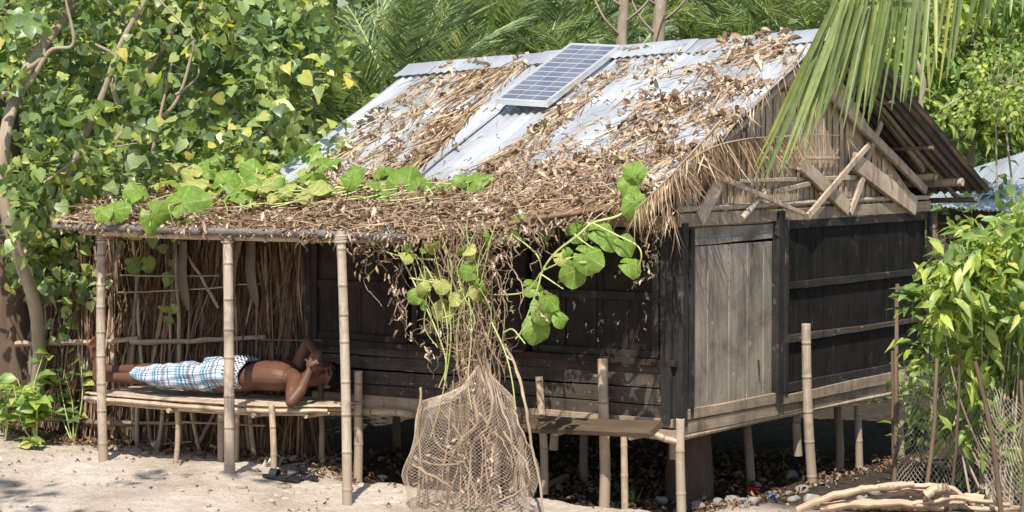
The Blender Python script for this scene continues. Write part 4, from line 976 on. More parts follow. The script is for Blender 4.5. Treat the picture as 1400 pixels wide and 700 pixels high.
for s in (-1, 1):
    box(MB(), c + ex * s * (Wd / 2 - .009) - ez * .012, ey * (Ln / 2), ex * .010, ez * .021).build('frame', m_alu, sp_)
    box(MB(), c + ey * s * (Ln / 2 - .009) - ez * .012, ex * (Wd / 2 - .0195), ey * .010, ez * .0205).build('frame', m_alu, sp_)
for ix in (-.75, .75):
    for iy in (-.72, .78):
        t0 = c + ex * Wd / 2 * ix + ey * Ln / 2 * iy - ez * .03; q = uvz(t0); b0 = H(q[0], q[1] + .02, float(zroof(q[0], q[1] + .02)))
        box(MB(), (t0 + b0) / 2, (t0 - b0) / 2, ex * .010, nrm(np.cross(t0 - b0, ex)) * .003).build('leg', m_alu, sp_)

# ================================================================ dry litter on the roof
def litter_roof():
    mbL = MB(); mbS = MB(); mbT = MB()
    def leaves(poly, n, s0, s1, porch_=False, lift=.03):
        q = polysample(poly, n); p = on_porch(q[:, 0], q[:, 1]) if porch_ else on_roof(q[:, 0], q[:, 1]); p = p + Z * (rng.uniform(.008, lift, n) + .01)[:, None]
        m = len(p); yd = rng.normal(0, 1, (m, 3)); yd = yd - (yd @ NRF)[:, None] * NRF * .8; nn = NRF + rng.normal(0, .32, (m, 3))
        scatter(mbL, CRUMP, p, yd, nn, rng.uniform(s0, s1, m) * rng.uniform(.35, 1.25, m))
    SL = nrm(-V - RS * Z)       # down-slope
    def strands(poly, n, l0, l1, spread=.35, sk=0.25, lift=.03, wd=.018):
        q = polysample(poly, n); p = on_roof(q[:, 0], q[:, 1]) + Z * (rng.uniform(.012, lift, n) + .006)[:, None]
        yd = SL[None] + U[None] * (rng.normal(sk, spread, n))[:, None] + Z * rng.normal(.03, .08, n)[:, None]
        scatter(mbS, [T_strip(wd, .06, 4, .5), T_strip(wd * 1.4, .12, 4, .6), T_strip(wd * .7, -.06, 4, .4)], p, yd, NRF + rng.normal(0, .5, (n, 3)), rng.uniform(l0, l1, n))
    A = [(600, 92), (742, 76), (722, 100), (676, 120), (640, 165), (600, 215), (540, 245), (500, 262), (430, 282), (395, 282), (450, 222), (500, 165), (560, 125)]
    leaves(A, 330, .04, .085); strands(A, 620, .12, .35, .3, .1)
    A2 = [(640, 100), (742, 78), (700, 110), (650, 160), (590, 222), (560, 232), (600, 180)]
    strands(A2, 620, .15, .4, .2, -.1)
    A3 = [(420, 240), (520, 240), (560, 262), (480, 285), (390, 288)]; leaves(A3, 260, .045, .08); 
    Bp = [(845, 92), (872, 88), (800, 150), (745, 205), (700, 258), (600, 264), (660, 232), (730, 180), (790, 130)]
    leaves(Bp, 150, .045, .08); strands(Bp, 330, .12, .38, .25, .05)
    Cp = [(940, 62), (1118, 48), (1100, 84), (1060, 120), (1000, 185), (915, 262), (830, 270), (720, 262), (760, 215), (830, 150), (890, 100)]
    leaves(Cp, 75, .045, .095); strands(Cp, 170, .12, .36, .6, .1)
    C2 = [(985, 62), (1090, 46), (1085, 80), (1010, 92)]; leaves(C2, 85, .05, .1); strands(C2, 220, .12, .3, .6)
    C3 = [(880, 130), (1040, 100), (985, 150), (850, 190)]; leaves(C3, 45, .05, .095); strands(C3, 100, .1, .3, .9)
    C4 = [(850, 75), (930, 62), (900, 120), (850, 110)]; leaves(C4, 30, .04, .08); strands(C4, 50, .1, .3, .5)
    C5 = [(770, 190), (960, 190), (905, 265), (720, 265)]; leaves(C5, 40, .04, .08); strands(C5, 150, .12, .34, .6, .1)
    D = [(395, 270), (520, 262), (700, 255), (900, 250), (915, 262), (880, 282), (600, 292), (395, 292)]
    leaves(D, 420, .03, .075, lift=.05); strands(D, 900, .1, .3, .9)
    for cx, cy, rx_, ry_, k in ((1010, 120, 42, 10, 55), (925, 145, 50, 10, 60), (960, 100, 30, 9, 35), (880, 185, 50, 10, 70), (990, 165, 26, 10, 40), (830, 225, 50, 12, 80), (930, 215, 40, 12, 80), (760, 240, 40, 10, 60), (900, 90, 20, 6, 16)):
        a_ = np.linspace(0, 6.28, 12)[:-1]; C_ = [(cx + rx_ * math.cos(q_), cy + ry_ * math.sin(q_)) for q_ in a_]; leaves(C_, int(k * .75), .04, .10); strands(C_, int(k * .7), .12, .34, .8)
    E = [(60, 285), (480, 270), (520, 285), (500, 303), (90, 303)]
    # porch litter
    n = 1500; u = rng.uniform(.12, 4.15, n); v = rng.uniform(-.97, -.1, n); keep = v > -.97 + .42 * sstep(1.2, .1, u); u, v = u[keep], v[keep]; n = len(u)
    p = Hn(np.stack([u, v, zp(v) + rng.uniform(.015, .07, n)], -1)); yd = rng.normal(0, 1, (n, 3)); yd[:, 2] *= .4
    scatter(mbL, CRUMP, p, yd, Z + rng.normal(0, .4, (n, 3)), rng.uniform(.035, .08, n) * rng.uniform(.35, 1.3, n))
    q_ = n; scatter(mbS, [T_strip(.018, .06, 4, .5), T_strip(.012, .12, 4, .6)], p[:700] + Z * .01, yd[:700] * np.array([1, 1, .2]), Z + rng.normal(0, .5, (len(p[:700]), 3)), rng.uniform(.08, .3, len(p[:700])))
    n = 420; u = rng.uniform(1.2, 4.12, n); v = rng.normal(-.965, .012, n); scatter(mbL, CRUMP, Hn(np.stack([u, v, zp(v) + rng.normal(.0, .018, n)], -1)), -Z * .6 + rng.normal(0, .7, (n, 3)), -V + Z + rng.normal(0, .5, (n, 3)), rng.uniform(.02, .055, n))
    # stray thin leaves and curls over the bare tin
    F_ = [(560, 130), (860, 100), (1100, 80), (1000, 180), (900, 250), (500, 250)]; leaves(F_, 110, .025, .06); strands(F_, 120, .08, .25, .6, .1, wd=.012)
    for mb, nm, mt, lab in ((mbL, 'dry_leaves', m_dry, 'curled brown dead leaves scattered over the tin roof and porch'), (mbS, 'dry_leaf_strips', m_drystrip, 'narrow straw-coloured strips of dead palm leaf lying down the tin roof')):
        o = mb.build(nm, mt); tag(o, lab, 'dead leaves', kind='stuff')
litter_roof()
# mesh of dry creepers along the eave
def eave_twigs():
    mb = MB()
    def walk(p, d, n, st, r, sag=.0, wig=.6):
        pts = [p]
        for i in range(n):
            d = nrm(d + rng.normal(0, wig, 3) * np.array([1, 1, .6]) - Z * sag); pts.append(pts[-1] + d * st)
        return np.array(pts)
    for i in range(620):
        u_ = rng.uniform(.1, 3.9) if i % 3 else rng.uniform(.2, 2.2); v_ = rng.uniform(-.98, -.05); z_ = (zp(v_) if u_ > 1.2 or v_ < -.5 else float(zroof(u_, v_))) + rng.uniform(.02, .06)
        if u_ < .9: v_ = rng.uniform(-.5, .1); z_ = float(zroof(u_, v_)) + .03
        p = H(u_, v_, z_); w_ = walk(p, U * rng.choice([-1, 1]) + V * rng.normal(0, .4), 7, .045, 0)
        uz = uvz(w_); base = np.where((uz[:, 1] < -.36) & (uz[:, 0] > .7), zp(uz[:, 1]), zroof(uz[:, 0], np.maximum(uz[:, 1], -.4))); w_[:, 2] = np.maximum(w_[:, 2], base + .015); w_[:, 2] = np.minimum(w_[:, 2], base + .10)
        tube(mb, w_, rng.uniform(.0025, .006), .002, n=14, k=4, caps=False)
    o = mb.build('dry_creeper_tangle', m_vinedry); tag(o, 'tangle of thin dead creeper stems along the eave of the hut', 'dead creepers', kind='stuff')
eave_twigs()
# ragged leaf fringe hanging from the eave corner over the gable
def frond_dry(name, lab, pts, r0, leafL, n, spread, hang, side=1):
    t = thing(name, lab, 'dry palm frond', pts[0]); path = smooth_path(pts, 40); tube(MB(), path, r0, r0 * .3, n=40, k=6).build('leaf_stalk', m_stick, t)
    tt, S_, B_ = frames(path, Z); idx = np.sort(rng.integers(2, 40, n)); mb = MB(); p = path[idx]; s = rng.choice([-1, 1], n)
    yd = tt[idx] * rng.uniform(.3, .9, n)[:, None] + B_[idx] * (s * spread)[:, None] - Z * (hang + rng.uniform(0, .5, n))[:, None] + rng.normal(0, .16, (n, 3))
    scatter(mb, [T_strip(.022, .14, 5, .6), T_strip(.016, .35, 5, .6), T_strip(.02, -.1, 5, .6)], p, yd, Z + rng.normal(0, .5, (n, 3)), leafL * rng.uniform(.5, 1.1, n)); mb.build('leaflets', m_drystrip, t); return t
frond_dry('dry_palm_frond', 'straw-coloured dead palm frond drooping over the gable above the door', [atu(905, 252, -.14), atu(960, 208, -.16), atu(1020, 190, -.17), atu(1085, 187, -.15)], .008, .28, 230, .25, .75)
frond_dry('dry_palm_frond', 'dead palm frond hanging from the eave corner beside the door post', [atu(985, 165, -.12), atu(940, 215, -.16), atu(895, 262, -.20), atu(870, 285, -.2)], .008, .20, 170, .3, .7)
frond_dry('dry_palm_frond', 'thin dead frond across the gable behind the green coconut leaf', [atu(1045, 190, -.08), atu(1100, 184, -.1), atu(1165, 186, -.08)], .005, .16, 60, .1, 1.0)
frond_dry('dry_palm_frond', 'curled dead frond lying along the roof edge below the ridge', [H(-.05, 1.6, zroof(0, 1.6) + .03), H(-.12, 1.2, zroof(0, 1.2) + .05), H(-.14, .8, zroof(0, .8) + .04), H(-.12, .5, zroof(0, .5) + .03)], .007, .20, 60, .5, .1)

# ================================================================ squash vine
def squash_template(seed):
    r = np.random.default_rng(seed); nA = 20; P = [(0, .06, 0)]; Fc = []
    for k_, rr in enumerate((.22, .42, .56)):
        for i in range(nA + 1):
            a = -math.pi / 2 + .16 + (2 * math.pi - .32) * i / nA; lob = 1 + .045 * math.cos(5 * (a - math.pi / 2)) + .02 * r.normal(); rad = rr * lob * (1.02 - .0 * a)
            z_ = .05 * math.sin(5 * a) * (k_ / 2) + .03 * r.normal() * k_ / 2 - .17 * (rr / .56) ** 2 + .07 * math.cos(2 * a + seed) * k_
            P.append((rad * math.cos(a), .42 + rad * math.sin(a) if k_ else .42 * .5 + rad * math.sin(a) + .1, z_))
    m = nA + 1
    for i in range(nA): Fc.append((0, 1 + i, 2 + i))
    for k_ in (0, 1):
        for i in range(nA): a = 1 + k_ * m + i; Fc.append((a, a + m, a + m + 1, a + 1))
    P = np.array(P, float); P[0] = (0, .25, .02); return P, Fc
SQ = [squash_template(i) for i in range(8)]
def squash():
    t = thing('squash_vine', 'green squash vine with big round leaves hanging in front of the black shutter', 'vine', atv(700, 300, -.7))
    def leaf(px, py, v_, size, up, face=None, yel=False, par=t):
        p = atv(px, py, v_); a = R(up); yd = XR * math.sin(a) + Z * math.cos(a); nn = np.array([0, -1.0, .35]) if face is None else np.asarray(face, float); nn = nn + rng.normal(0, .18, 3)
        mb = MB(); size *= .86; scatter(mb, [SQ[rng.integers(8)]], [p - nrm(yd) * size * .42], [yd], [nn], size); mb.build('leaf', m_squashy if yel else m_squash, par)
    def stem(pts, r0, r1=None, mt=m_vinegreen, par=t): tube(MB(), [atv(x, y, v_) for x, y, v_ in pts], r0, r1 or r0 * .7, n=len(pts) * 6, k=6).build('stem', mt, par)
    # main stems
    stem([(870, 275, -.62), (845, 295, -.7), (810, 305, -.75), (790, 322, -.78), (760, 345, -.8), (742, 370, -.8), (735, 395, -.8), (722, 430, -.8), (712, 455, -.8), (705, 463, -.8)], .008)
    stem([(810, 305, -.75), (840, 320, -.75), (870, 335, -.72), (877, 350, -.72), (872, 368, -.7)], .006)
    stem([(700, 320, -.75), (720, 335, -.8), (735, 350, -.8), (742, 372, -.8)], .006); stem([(640, 398, -.8), (680, 403, -.8), (720, 398, -.8), (740, 372, -.8)], .006)
    stem([(742, 370, -.8), (775, 355, -.8), (800, 345, -.75)], .005); stem([(740, 375, -.8), (770, 395, -.8)], .005); stem([(735, 400, -.8), (745, 415, -.8)], .005)
    stem([(785, 320, -.78), (797, 330, -.78), (812, 340, -.75)], .005)
    for a in ((866, 236, -.55, .15, 15, (-.2, -.7, .7)), (878, 235, -.55, .07, 60, (0, -.5, 1)), (858, 254, -.55, .12, -20, (.3, -.6, .8)), (864, 268, -.6, .12, 20, None), (869, 283, -.65, .17, 170, (.1, -1, .3)),
              (806, 352, -.8, .19, 120, (.1, -.9, .6)), (786, 375, -.8, .17, 190, (.6, -.8, .1)), (822, 318, -.7, .16, 110, (-.2, -.8, .5)), (834, 330, -.7, .13, 150, None), (856, 336, -.68, .14, 150, (.3, -.8, .2)),
              (863, 364, -.72, .14, 120, (0, -.7, .9)), (790, 318, -.6, .14, 60, (0, -1, .1)), (745, 425, -.82, .18, 160, (.1, -.9, .5)), (734, 452, -.82, .18, 190, (.5, -.9, .1)), (752, 410, -.8, .14, 140, (.6, -.7, .2)), (766, 438, -.8, .10, 150, (.2, -.8, -.2)),
              (730, 392, -.78, .14, 100, (0, -.5, 1)), (698, 322, -.75, .13, 200, None), (712, 300, -.7, .09, 40, (0, -.8, .6)), (705, 312, -.72, .09, 150, None), (745, 318, -.6, .10, 150, None), (776, 346, -.8, .07, 160, None)):
        leaf(*a)
    for a in ((605, 328, -.85, .12, 175, (.3, -.9, .2), True), (584, 382, -.88, .12, 60, (0, -.9, .5), True), (606, 425, -.9, .14, 215, (.1, -.9, .4), True), (688, 320, -.78, .1, 250, (0, -.8, .7), True), (796, 352, -.82, .09, 80, (0, -.9, .5), True), (768, 352, -.82, .1, 95, (0, -.6, .8), True)):
        leaf(*a)
    # left part on the porch roof
    t2 = thing('squash_vine', 'pale green squash creeper spreading over the left end of the porch roof', 'vine', on_porch(330, 280))
    rg = rng
    for i in range(74):
        px = rg.choice([rg.uniform(190, 540), rg.uniform(240, 440)]); py = rg.uniform(246, 286) - (6 if px > 400 else 0); p = on_porch(px, py + 10) + Z * rg.uniform(.08, .18); a = rg.uniform(0, 6.28)
        yd = XR * math.cos(a) + np.array([0, 1.0, .35]) * math.sin(a); mb = MB(); s_ = rg.uniform(.06, .16); scatter(mb, [SQ[rg.integers(5)]], [p], [yd], [Z * .7 + np.array([0, -.8, 0]) + rg.normal(0, .5, 3)], s_); mb.build('leaf', m_squashy if rg.random() < .5 else m_squash, t2)
    for i in range(26):
        px = rg.uniform(250, 560); p0 = on_porch(px, rg.uniform(272, 300)) + Z * .06; pts = [p0]; d = XR * rg.choice([-1, 1]) + rg.normal(0, .3, 3)
        for k in range(5): d = nrm(d + rg.normal(0, .35, 3) * np.array([1, 1, .5])); pts.append(pts[-1] + d * .09)
        w_ = np.array(pts); base = zp(uvz(w_)[:, 1]); w_[:, 2] = np.clip(w_[:, 2], base + .09, base + .16)
        tube(MB(), w_, .006, .004, n=18, k=5).build('stem', m_vinegreen, t2)
    for (px, py, s_, up) in ((150, 286, .14, 80), (175, 276, .12, 20), (130, 292, .12, 60), (192, 272, .15, -30), (418, 120 + 95, .15, 20), (432, 228, .17, 60), (270, 228, .2, 60), (338, 250, .16, 80), (470, 208, .1, 10), (352, 236, .15, -60), (236, 280, .26, 75), (205, 288, .2, 150), (300, 252, .2, 80), (312, 268, .17, 60)):
        p = on_porch(px, py + 30) + Z * .12; leafp = aty(px, py, p[1]); a = R(up); mb = MB(); scatter(mb, [SQ[rg.integers(5)]], [leafp], [XR * math.sin(a) + Z * math.cos(a) * .7 + np.array([0, .4, 0])], [np.array([-.1, -.7, .7]) + rg.normal(0, .2, 3)], s_); mb.build('leaf', m_squash, t2)
        tube(MB(), [leafp, (leafp + p) / 2 + rg.normal(0, .02, 3), p - Z * .08], .004, n=8, k=5).build('stem', m_vinegreen, t2)
    # three leaves standing on the eave
    t3 = thing('squash_vine', 'row of round green squash leaves standing along the eave in front of bare tin', 'vine', on_porch(570, 280))
    for (px, py, s_, up) in ((553, 262, .24, 10), (583, 268, .18, -20), (603, 267, .19, 30), (620, 262, .17, 40), (568, 270, .12, 60), (640, 240, .16, 70), (685, 258, .13, 150), (517, 273, .09, 20), (638, 243, .09, -60)):
        p = aty(px, py, float(on_roof(px, 272)[1])); a = R(up); mb = MB(); scatter(mb, [SQ[rg.integers(5)]], [p - Z * s_ * .3], [XR * math.sin(a) + Z * math.cos(a) + np.array([0, .2, 0])], [np.array([-.05, -.9, .5]) + rg.normal(0, .15, 3)], s_); mb.build('leaf', m_squash, t3)
        tube(MB(), [p - Z * s_ * .3, p - Z * (s_ * .3 + .07) + rg.normal(0, .02, 3)], .005, n=6, k=5).build('stem', m_vinegreen, t3)
    tube(MB(), [on_porch(490, 275) + Z * .05, on_porch(560, 284) + Z * .05, on_porch(640, 284) + Z * .07, on_porch(700, 278) + Z * .08], .006, n=30, k=6).build('stem', m_vinegreen, t3)
squash()

# ================================================================ dead vine curtain
def curtain():
    t = thing('dead_vine_curtain', 'brown curtain of dead stems and shrivelled leaves hanging from the eave to the cage', 'dead vine', atv(640, 330, -.9))
    mb = MB(); ml = MB(); mg = MB(); lp = []
    for i in range(80):
        core = i % 4 != 0
        x0 = rng.normal(640, 24) if core else rng.uniform(470, 740); x0 = min(max(x0, 465), 760); y0 = rng.uniform(300, 325); x1 = rng.normal(655, 20) if core else x0 + rng.normal(20, 25); y1 = rng.uniform(480, 640) if core else (rng.uniform(330, 420) + (60 if 530 < x0 < 700 else 0))
        v0 = rng.uniform(-.98, -.75); v1 = rng.uniform(-.95, -.7)
        n = 9; pts = []
        ph = rng.uniform(0, 6); am = rng.uniform(4, 30)
        for k in range(n):
            s = k / (n - 1); pts.append(atv(x0 + (x1 - x0) * s ** 1.2 + am * math.sin(s * rng.uniform(4, 6) + ph) * math.sin(s * 3.14), y0 + (y1 - y0) * s, v0 + (v1 - v0) * s + rng.normal(0, .008)))
        r_ = rng.uniform(.002, .0048) * (1.6 if rng.random() < .1 else 1)
        tube(mb, pts, r_, r_ * .7, n=26, k=4, caps=False, jit=.006); lp.append(np.array(pts))
    # loops and side twigs
    for i in range(120):
        x0 = rng.normal(640, 30); y0 = rng.uniform(310, 500); v0 = rng.uniform(-.98, -.75); a = rng.uniform(0, 6.28); pts = [atv(x0, y0, v0)]
        for k in range(6): a += rng.normal(0, .4); pts.append(pts[-1] + (XR * math.cos(a) + Z * math.sin(a)) * .03 + V * rng.normal(0, .012))
        tube(mb, pts, .0018, .001, n=14, k=4, caps=False)
    mb.build('dead_stem', m_vinedry, t)
    # green and pale thick stems
    for pts in ([(525, 318), (545, 345), (575, 405), (600, 460), (610, 500), (600, 530)], [(540, 300), (543, 330), (575, 355), (600, 400), (612, 450), (608, 520)], [(595, 325), (617, 360), (615, 420), (616, 470), (605, 540), (588, 600)], [(560, 380), (600, 388), (617, 395)], [(605, 435), (640, 425)], [(640, 400), (645, 450), (640, 520), (645, 560)],
                [(672, 440), (690, 480), (700, 520), (705, 560)], [(688, 455), (700, 450), (710, 460), (718, 470)], [(592, 355), (560, 352), (530, 345), (512, 330)]):
        tube(mg, [atv(x, y, -.93) for x, y in pts], .0055, .004, n=len(pts) * 6, k=6)
    for i in range(12):
        x0 = rng.uniform(520, 720); y0 = 300 + rng.uniform(0, 15); pts = [(x0, y0)]
        for k in range(5): pts.append((pts[-1][0] + rng.normal((640 - pts[-1][0]) * .12, 9), pts[-1][1] + rng.uniform(18, 42)))
        tube(mg, [atv(x, y, -.94) for x, y in pts], .0038, .0025, n=24, k=5)
        for (x, y) in pts[1:-1:2]:
            if rng.random() < .7: q = MB(); scatter(q, [SQ[rng.integers(8)]], [atv(x, y, -.96)], [-Z + rng.normal(0, .6, 3)], [np.array([0, -1, .3]) + rng.normal(0, .4, 3)], rng.uniform(.05, .10)); q.build('leaf', m_squashy if rng.random() < .5 else m_squash, t)
    mg.build('green_stem', m_vinegreen, t)
    # shrivelled leaves in hanging bunches
    bl_ = [(545, 390, 60), (550, 425, 50), (592, 440, 30), (590, 478, 30), (497, 345, 40), (495, 362, 20), (522, 335, 30), (640, 350, 60), (655, 390, 60), (645, 430, 60), (660, 470, 60), (640, 500, 40), (610, 345, 40), (680, 345, 50), (690, 400, 30), (630, 375, 50), (700, 330, 40), (725, 320, 40), (890, 340, 40), (888, 365, 26), (893, 310, 40), (560, 350, 30), (478, 335, 20), (660, 430, 60), (575, 455, 20), (736, 412, 10), (668, 330, 60)]
    for x, y, k in bl_:
        k = max(6, int(k * .42))
        v0 = -.88 if x < 800 else -.35; px = rng.normal(x, 7, k); py = rng.normal(y, 14, k); p = atv(px, py, v0) + V * rng.normal(0, .025, k)[:, None]
        scatter(ml, CRUMP, p, -Z + rng.normal(0, .5, (k, 3)), rng.normal(0, 1, (k, 3)), rng.uniform(.025, .06, k), .6)
    n = 120; px = np.clip(rng.normal(645, 24, n), 560, 720); py = rng.uniform(300, 600, n); p = atv(px, py, -.86) + V * rng.normal(0, .05, n)[:, None]
    scatter(ml, CRUMP, p, -Z + rng.normal(0, .6, (n, 3)), rng.normal(0, 1, (n, 3)), rng.uniform(.02, .05, n), .5)
    n = 480; u = rng.uniform(.12, 2.1, n); v_ = -.96 + .42 * sstep(1.2, .1, u) + rng.normal(0, .04, n); z_ = zp(v_) - np.abs(rng.normal(0, .05, n)) + .03
    scatter(ml, CRUMP, Hn(np.stack([u, v_, z_], -1)), -Z + rng.normal(0, .7, (n, 3)), rng.normal(0, 1, (n, 3)), rng.uniform(.025, .06, n), .6)
    ml.build('shrivelled_leaf', m_dry, t)
    # dry leaflet strips hanging from the eave between the curtain and the corner post
    ms = MB(); n = 260; px = rng.uniform(700, 925, n); py = 283 + rng.uniform(-12, 16, n); p = atv(px, py, -.38) + V * rng.normal(0, .04, n)[:, None]
    scatter(ms, [T_strip(.03, .2, 4, .6), T_strip(.02, -.1, 4, .5)], p, -Z + rng.normal(0, .4, (n, 3)), rng.normal(0, 1, (n, 3)), rng.uniform(.06, .16, n) * np.where(px > 880, 1.6, 1)); ms.build('hanging_leaf_strip', m_drystrip, t)
    tube(MB(), [atv(526, 305, -.95), atv(533, 318, -.96), atv(540, 330, -.96), atv(536, 312, -.96)], .003, n=12, k=5).build('blue_string', m_bluerope, t)
    for q in ([(655, 400), (648, 440), (668, 500), (690, 560)], [(640, 420), (655, 470), (672, 520), (685, 540)]):
        tube(MB(), [atv(x, y, -.84) for x, y in q], .011, .014, n=20, k=7, rough=.08, jit=.002).build('woody_stem', m_bark, t)
curtain()

# ================================================================ net cage round the vine's foot
def netmesh(grid, r=.0012, closed=False, diag=True):
    """grid (n,m,3): lattice of knots; twine segments as thin 3-sided prisms"""
    n, m, _ = grid.shape; A = []; Bv = []
    if diag:
        A.append(grid[:-1, :-1].reshape(-1, 3)); Bv.append(grid[1:, 1:].reshape(-1, 3)); A.append(grid[:-1, 1:].reshape(-1, 3)); Bv.append(grid[1:, :-1].reshape(-1, 3))
        i, j = np.meshgrid(np.arange(n - 1), np.arange(m - 1), indexing='ij'); par = ((i + j) % 2).ravel()
        A[0] = A[0][par == 0]; Bv[0] = Bv[0][par == 0]; A[1] = A[1][par == 1]; Bv[1] = Bv[1][par == 1]
    A = np.concatenate(A); Bv = np.concatenate(Bv); d = nrm(Bv - A); s = nrm(np.cross(d, rng.normal(0, 1, 3))); q = np.cross(d, s); N_ = len(A); v = []
    for k in range(3):
        a = 2 * math.pi * k / 3; o = (s * math.cos(a) + q * math.sin(a)) * r; v.append(A + o); v.append(Bv + o)
    v = np.stack(v, 1); base = np.arange(N_)[:, None] * 6
    f = np.concatenate([base + np.array([[0, 1, 3, 2]]), base + np.array([[2, 3, 5, 4]]), base + np.array([[4, 5, 1, 0]])])
    return MB().add(v.reshape(-1, 3), li=f.ravel(), lc=np.full(len(f), 4), smooth=False)
def cage():
    cg = on_ground(645, 693); t = thing('net_cage', 'ragged cone of pale netting on sticks guarding the foot of the dead vine', 'net cage', cg)
    n, m = 75, 150; G = np.zeros((n, m, 3))
    dpt = np.linalg.norm((atv(645, 690, -.85) - CC)); 
    def outline(s):   # left and right picture edge down the cone
        L_ = np.interp(s, [0, .12, .45, .7, 1], [640, 578, 556, 551, 556]); R_ = np.interp(s, [0, .2, .6, 1], [664, 700, 722, 738]); return L_, R_
    for i in range(n):
        s = i / (n - 1)
        for j in range(m):
            a = 2 * math.pi * j / (m - 1); L_, R_ = outline(s); cx = (L_ + R_) / 2; rx = (R_ - L_) / 2
            ytop = 500 + 36 * abs(math.cos(a)) ** .7 * (1 if math.cos(a) < 0 else .25) + 6 * math.sin(a * 6); y = ytop + (692 - ytop) * s
            rr = rx * (1 + .10 * math.sin(a * 3 + s * 4) * (s > .0) * s + .07 * math.sin(a * 7 - s * 6) * s + .05 * math.sin(s * 11 + a * 2) - .10 * abs(math.sin(a * 4 + .6)) * s); vv = -.86
            p = atv(cx + rr * math.cos(a), y, vv); p = p + np.array([0, 1, 0]) * (rr / 218) * math.sin(a) * .8; G[i, j] = p
    netmesh(G, .0008).build('net', m_net, t)
    sticks = [([(575, 530), (577, 600), (580, 694)], .008), ([(690, 470), (715, 540), (728, 610), (742, 700)], .011), ([(660, 505), (674, 540), (668, 580), (645, 620), (640, 694)], .010), ([(648, 540), (652, 580), (630, 600), (612, 640), (617, 690)], .012), ([(565, 636), (600, 655), (625, 680), (640, 690)], .011),
              ([(570, 630), (610, 638), (630, 632), (590, 625)], .007), ([(622, 520), (615, 580), (606, 640), (600, 694)], .006), ([(600, 560), (625, 600), (640, 650), (650, 694)], .007), ([(690, 590), (718, 645), (712, 668), (660, 692)], .008), ([(700, 560), (720, 600), (722, 640)], .006),
              ([(675, 600), (668, 650), (655, 694)], .007), ([(680, 540), (700, 600), (705, 694)], .007), ([(630, 600), (600, 640), (590, 694)], .006), ([(650, 560), (690, 610), (700, 640)], .006), ([(585, 560), (600, 610), (640, 640)], .006)]
    for pts, r_ in sticks:
        tube(MB(), [atv(x, y, -.88 + rng.uniform(-.08, .06)) for x, y in pts], r_ * .95, r_ * .6, n=22, k=7, rough=.12, jit=.005).build('stick', m_stick, t)
    for (x, h_) in ((680, .42), (665, .2), (612, .25), (573, .3), (582, .22)):
        g = on_ground(x, 695); bamboo(MB(), g - Z * .05, g + Z * h_, .02 if x == 680 else .011).build('stake', m_bamdk, t)
    mb = MB(); k = 130; px = rng.uniform(575, 700, k); py = rng.uniform(600, 695, k); p = atv(px, py, -.85) + V * rng.normal(0, .08, k)[:, None]
    scatter(mb, CRUMP, p, rng.normal(0, 1, (k, 3)), rng.normal(0, 1, (k, 3)), rng.uniform(.02, .05, k)); tag(mb.build('caught_leaf', m_dry, t), kind='stuff')
cage()
def root_vines():
    t = thing('dead_vine_stump', 'woody foot of the dead vine with bare stems standing inside the net cage', 'dead vine', on_ground(640, 692)); 
    for i in range(9):
        x = rng.normal(640, 28); x2 = rng.normal(648, 10); pts = [atv(x, 694, -.85), atv((x + x2) / 2 + rng.normal(0, 12), 620, -.86), atv(x2 + rng.normal(0, 14), 560, -.86), atv(x2, 500, -.87), atv(x2 + rng.normal(0, 8), 440, -.88)]
        tube(MB(), pts, rng.uniform(.004, .008), .003, n=26, k=6, rough=.08, jit=.003).build('stem', m_vinedry, t)
root_vines()

# ================================================================ net fence on the right
def fence():
    t = thing('net_fence', 'sagging diamond-net fence on rough stakes by the bright bush', 'fence', on_ground(1290, 662))
    st = [((1223, 664), (1227, 388), .016), ((1262, 664), (1281, 490), .014), ((1371, 698), (1333, 494), .016), ((1300, 650), (1312, 480), .010), ((1398, 690), (1396, 520), .012), ((1222, 600), (1220, 480), .012)]
    y0 = {0: 14.62, 1: 13.8, 2: 13.45, 3: 13.75, 4: 13.4, 5: 14.64}; tops = {}
    for i, (a, b2, r_) in enumerate(st):
        p = aty(*a, y0[i]); q = aty(*b2, y0[i]); g = gz(p[0], p[1]) - .05; p[2] = min(p[2], g); tube(MB(), [p, (p + q) / 2 + rng.normal(0, .01, 3), q], r_, r_ * .8, n=14, k=8, rough=.07, jit=.002).build('stake', m_barkdk if i in (2, 3) else m_stickdk, t)
    n, m = 34, 64; G = np.zeros((n, m, 3))
    for j in range(m):
        s = j / (m - 1); x = 1224 + s * 190; yy = np.interp(x, [1224, 1262, 1340, 1414], [14.6, 14.48, 13.95, 13.4]); top = np.interp(x, [1224, 1245, 1275, 1340, 1414], [488, 530, 505, 520, 560]) ; bot = 664 + (x - 1224) * .16
        for i in range(n):
            k = i / (n - 1); G[i, j] = aty(x + 3 * math.sin(k * 9 + s * 20), top + (bot - top) * k, yy + .03 * math.sin(s * 30 + k * 5))
    netmesh(G, .0016).build('net', m_net2, t)
fence()

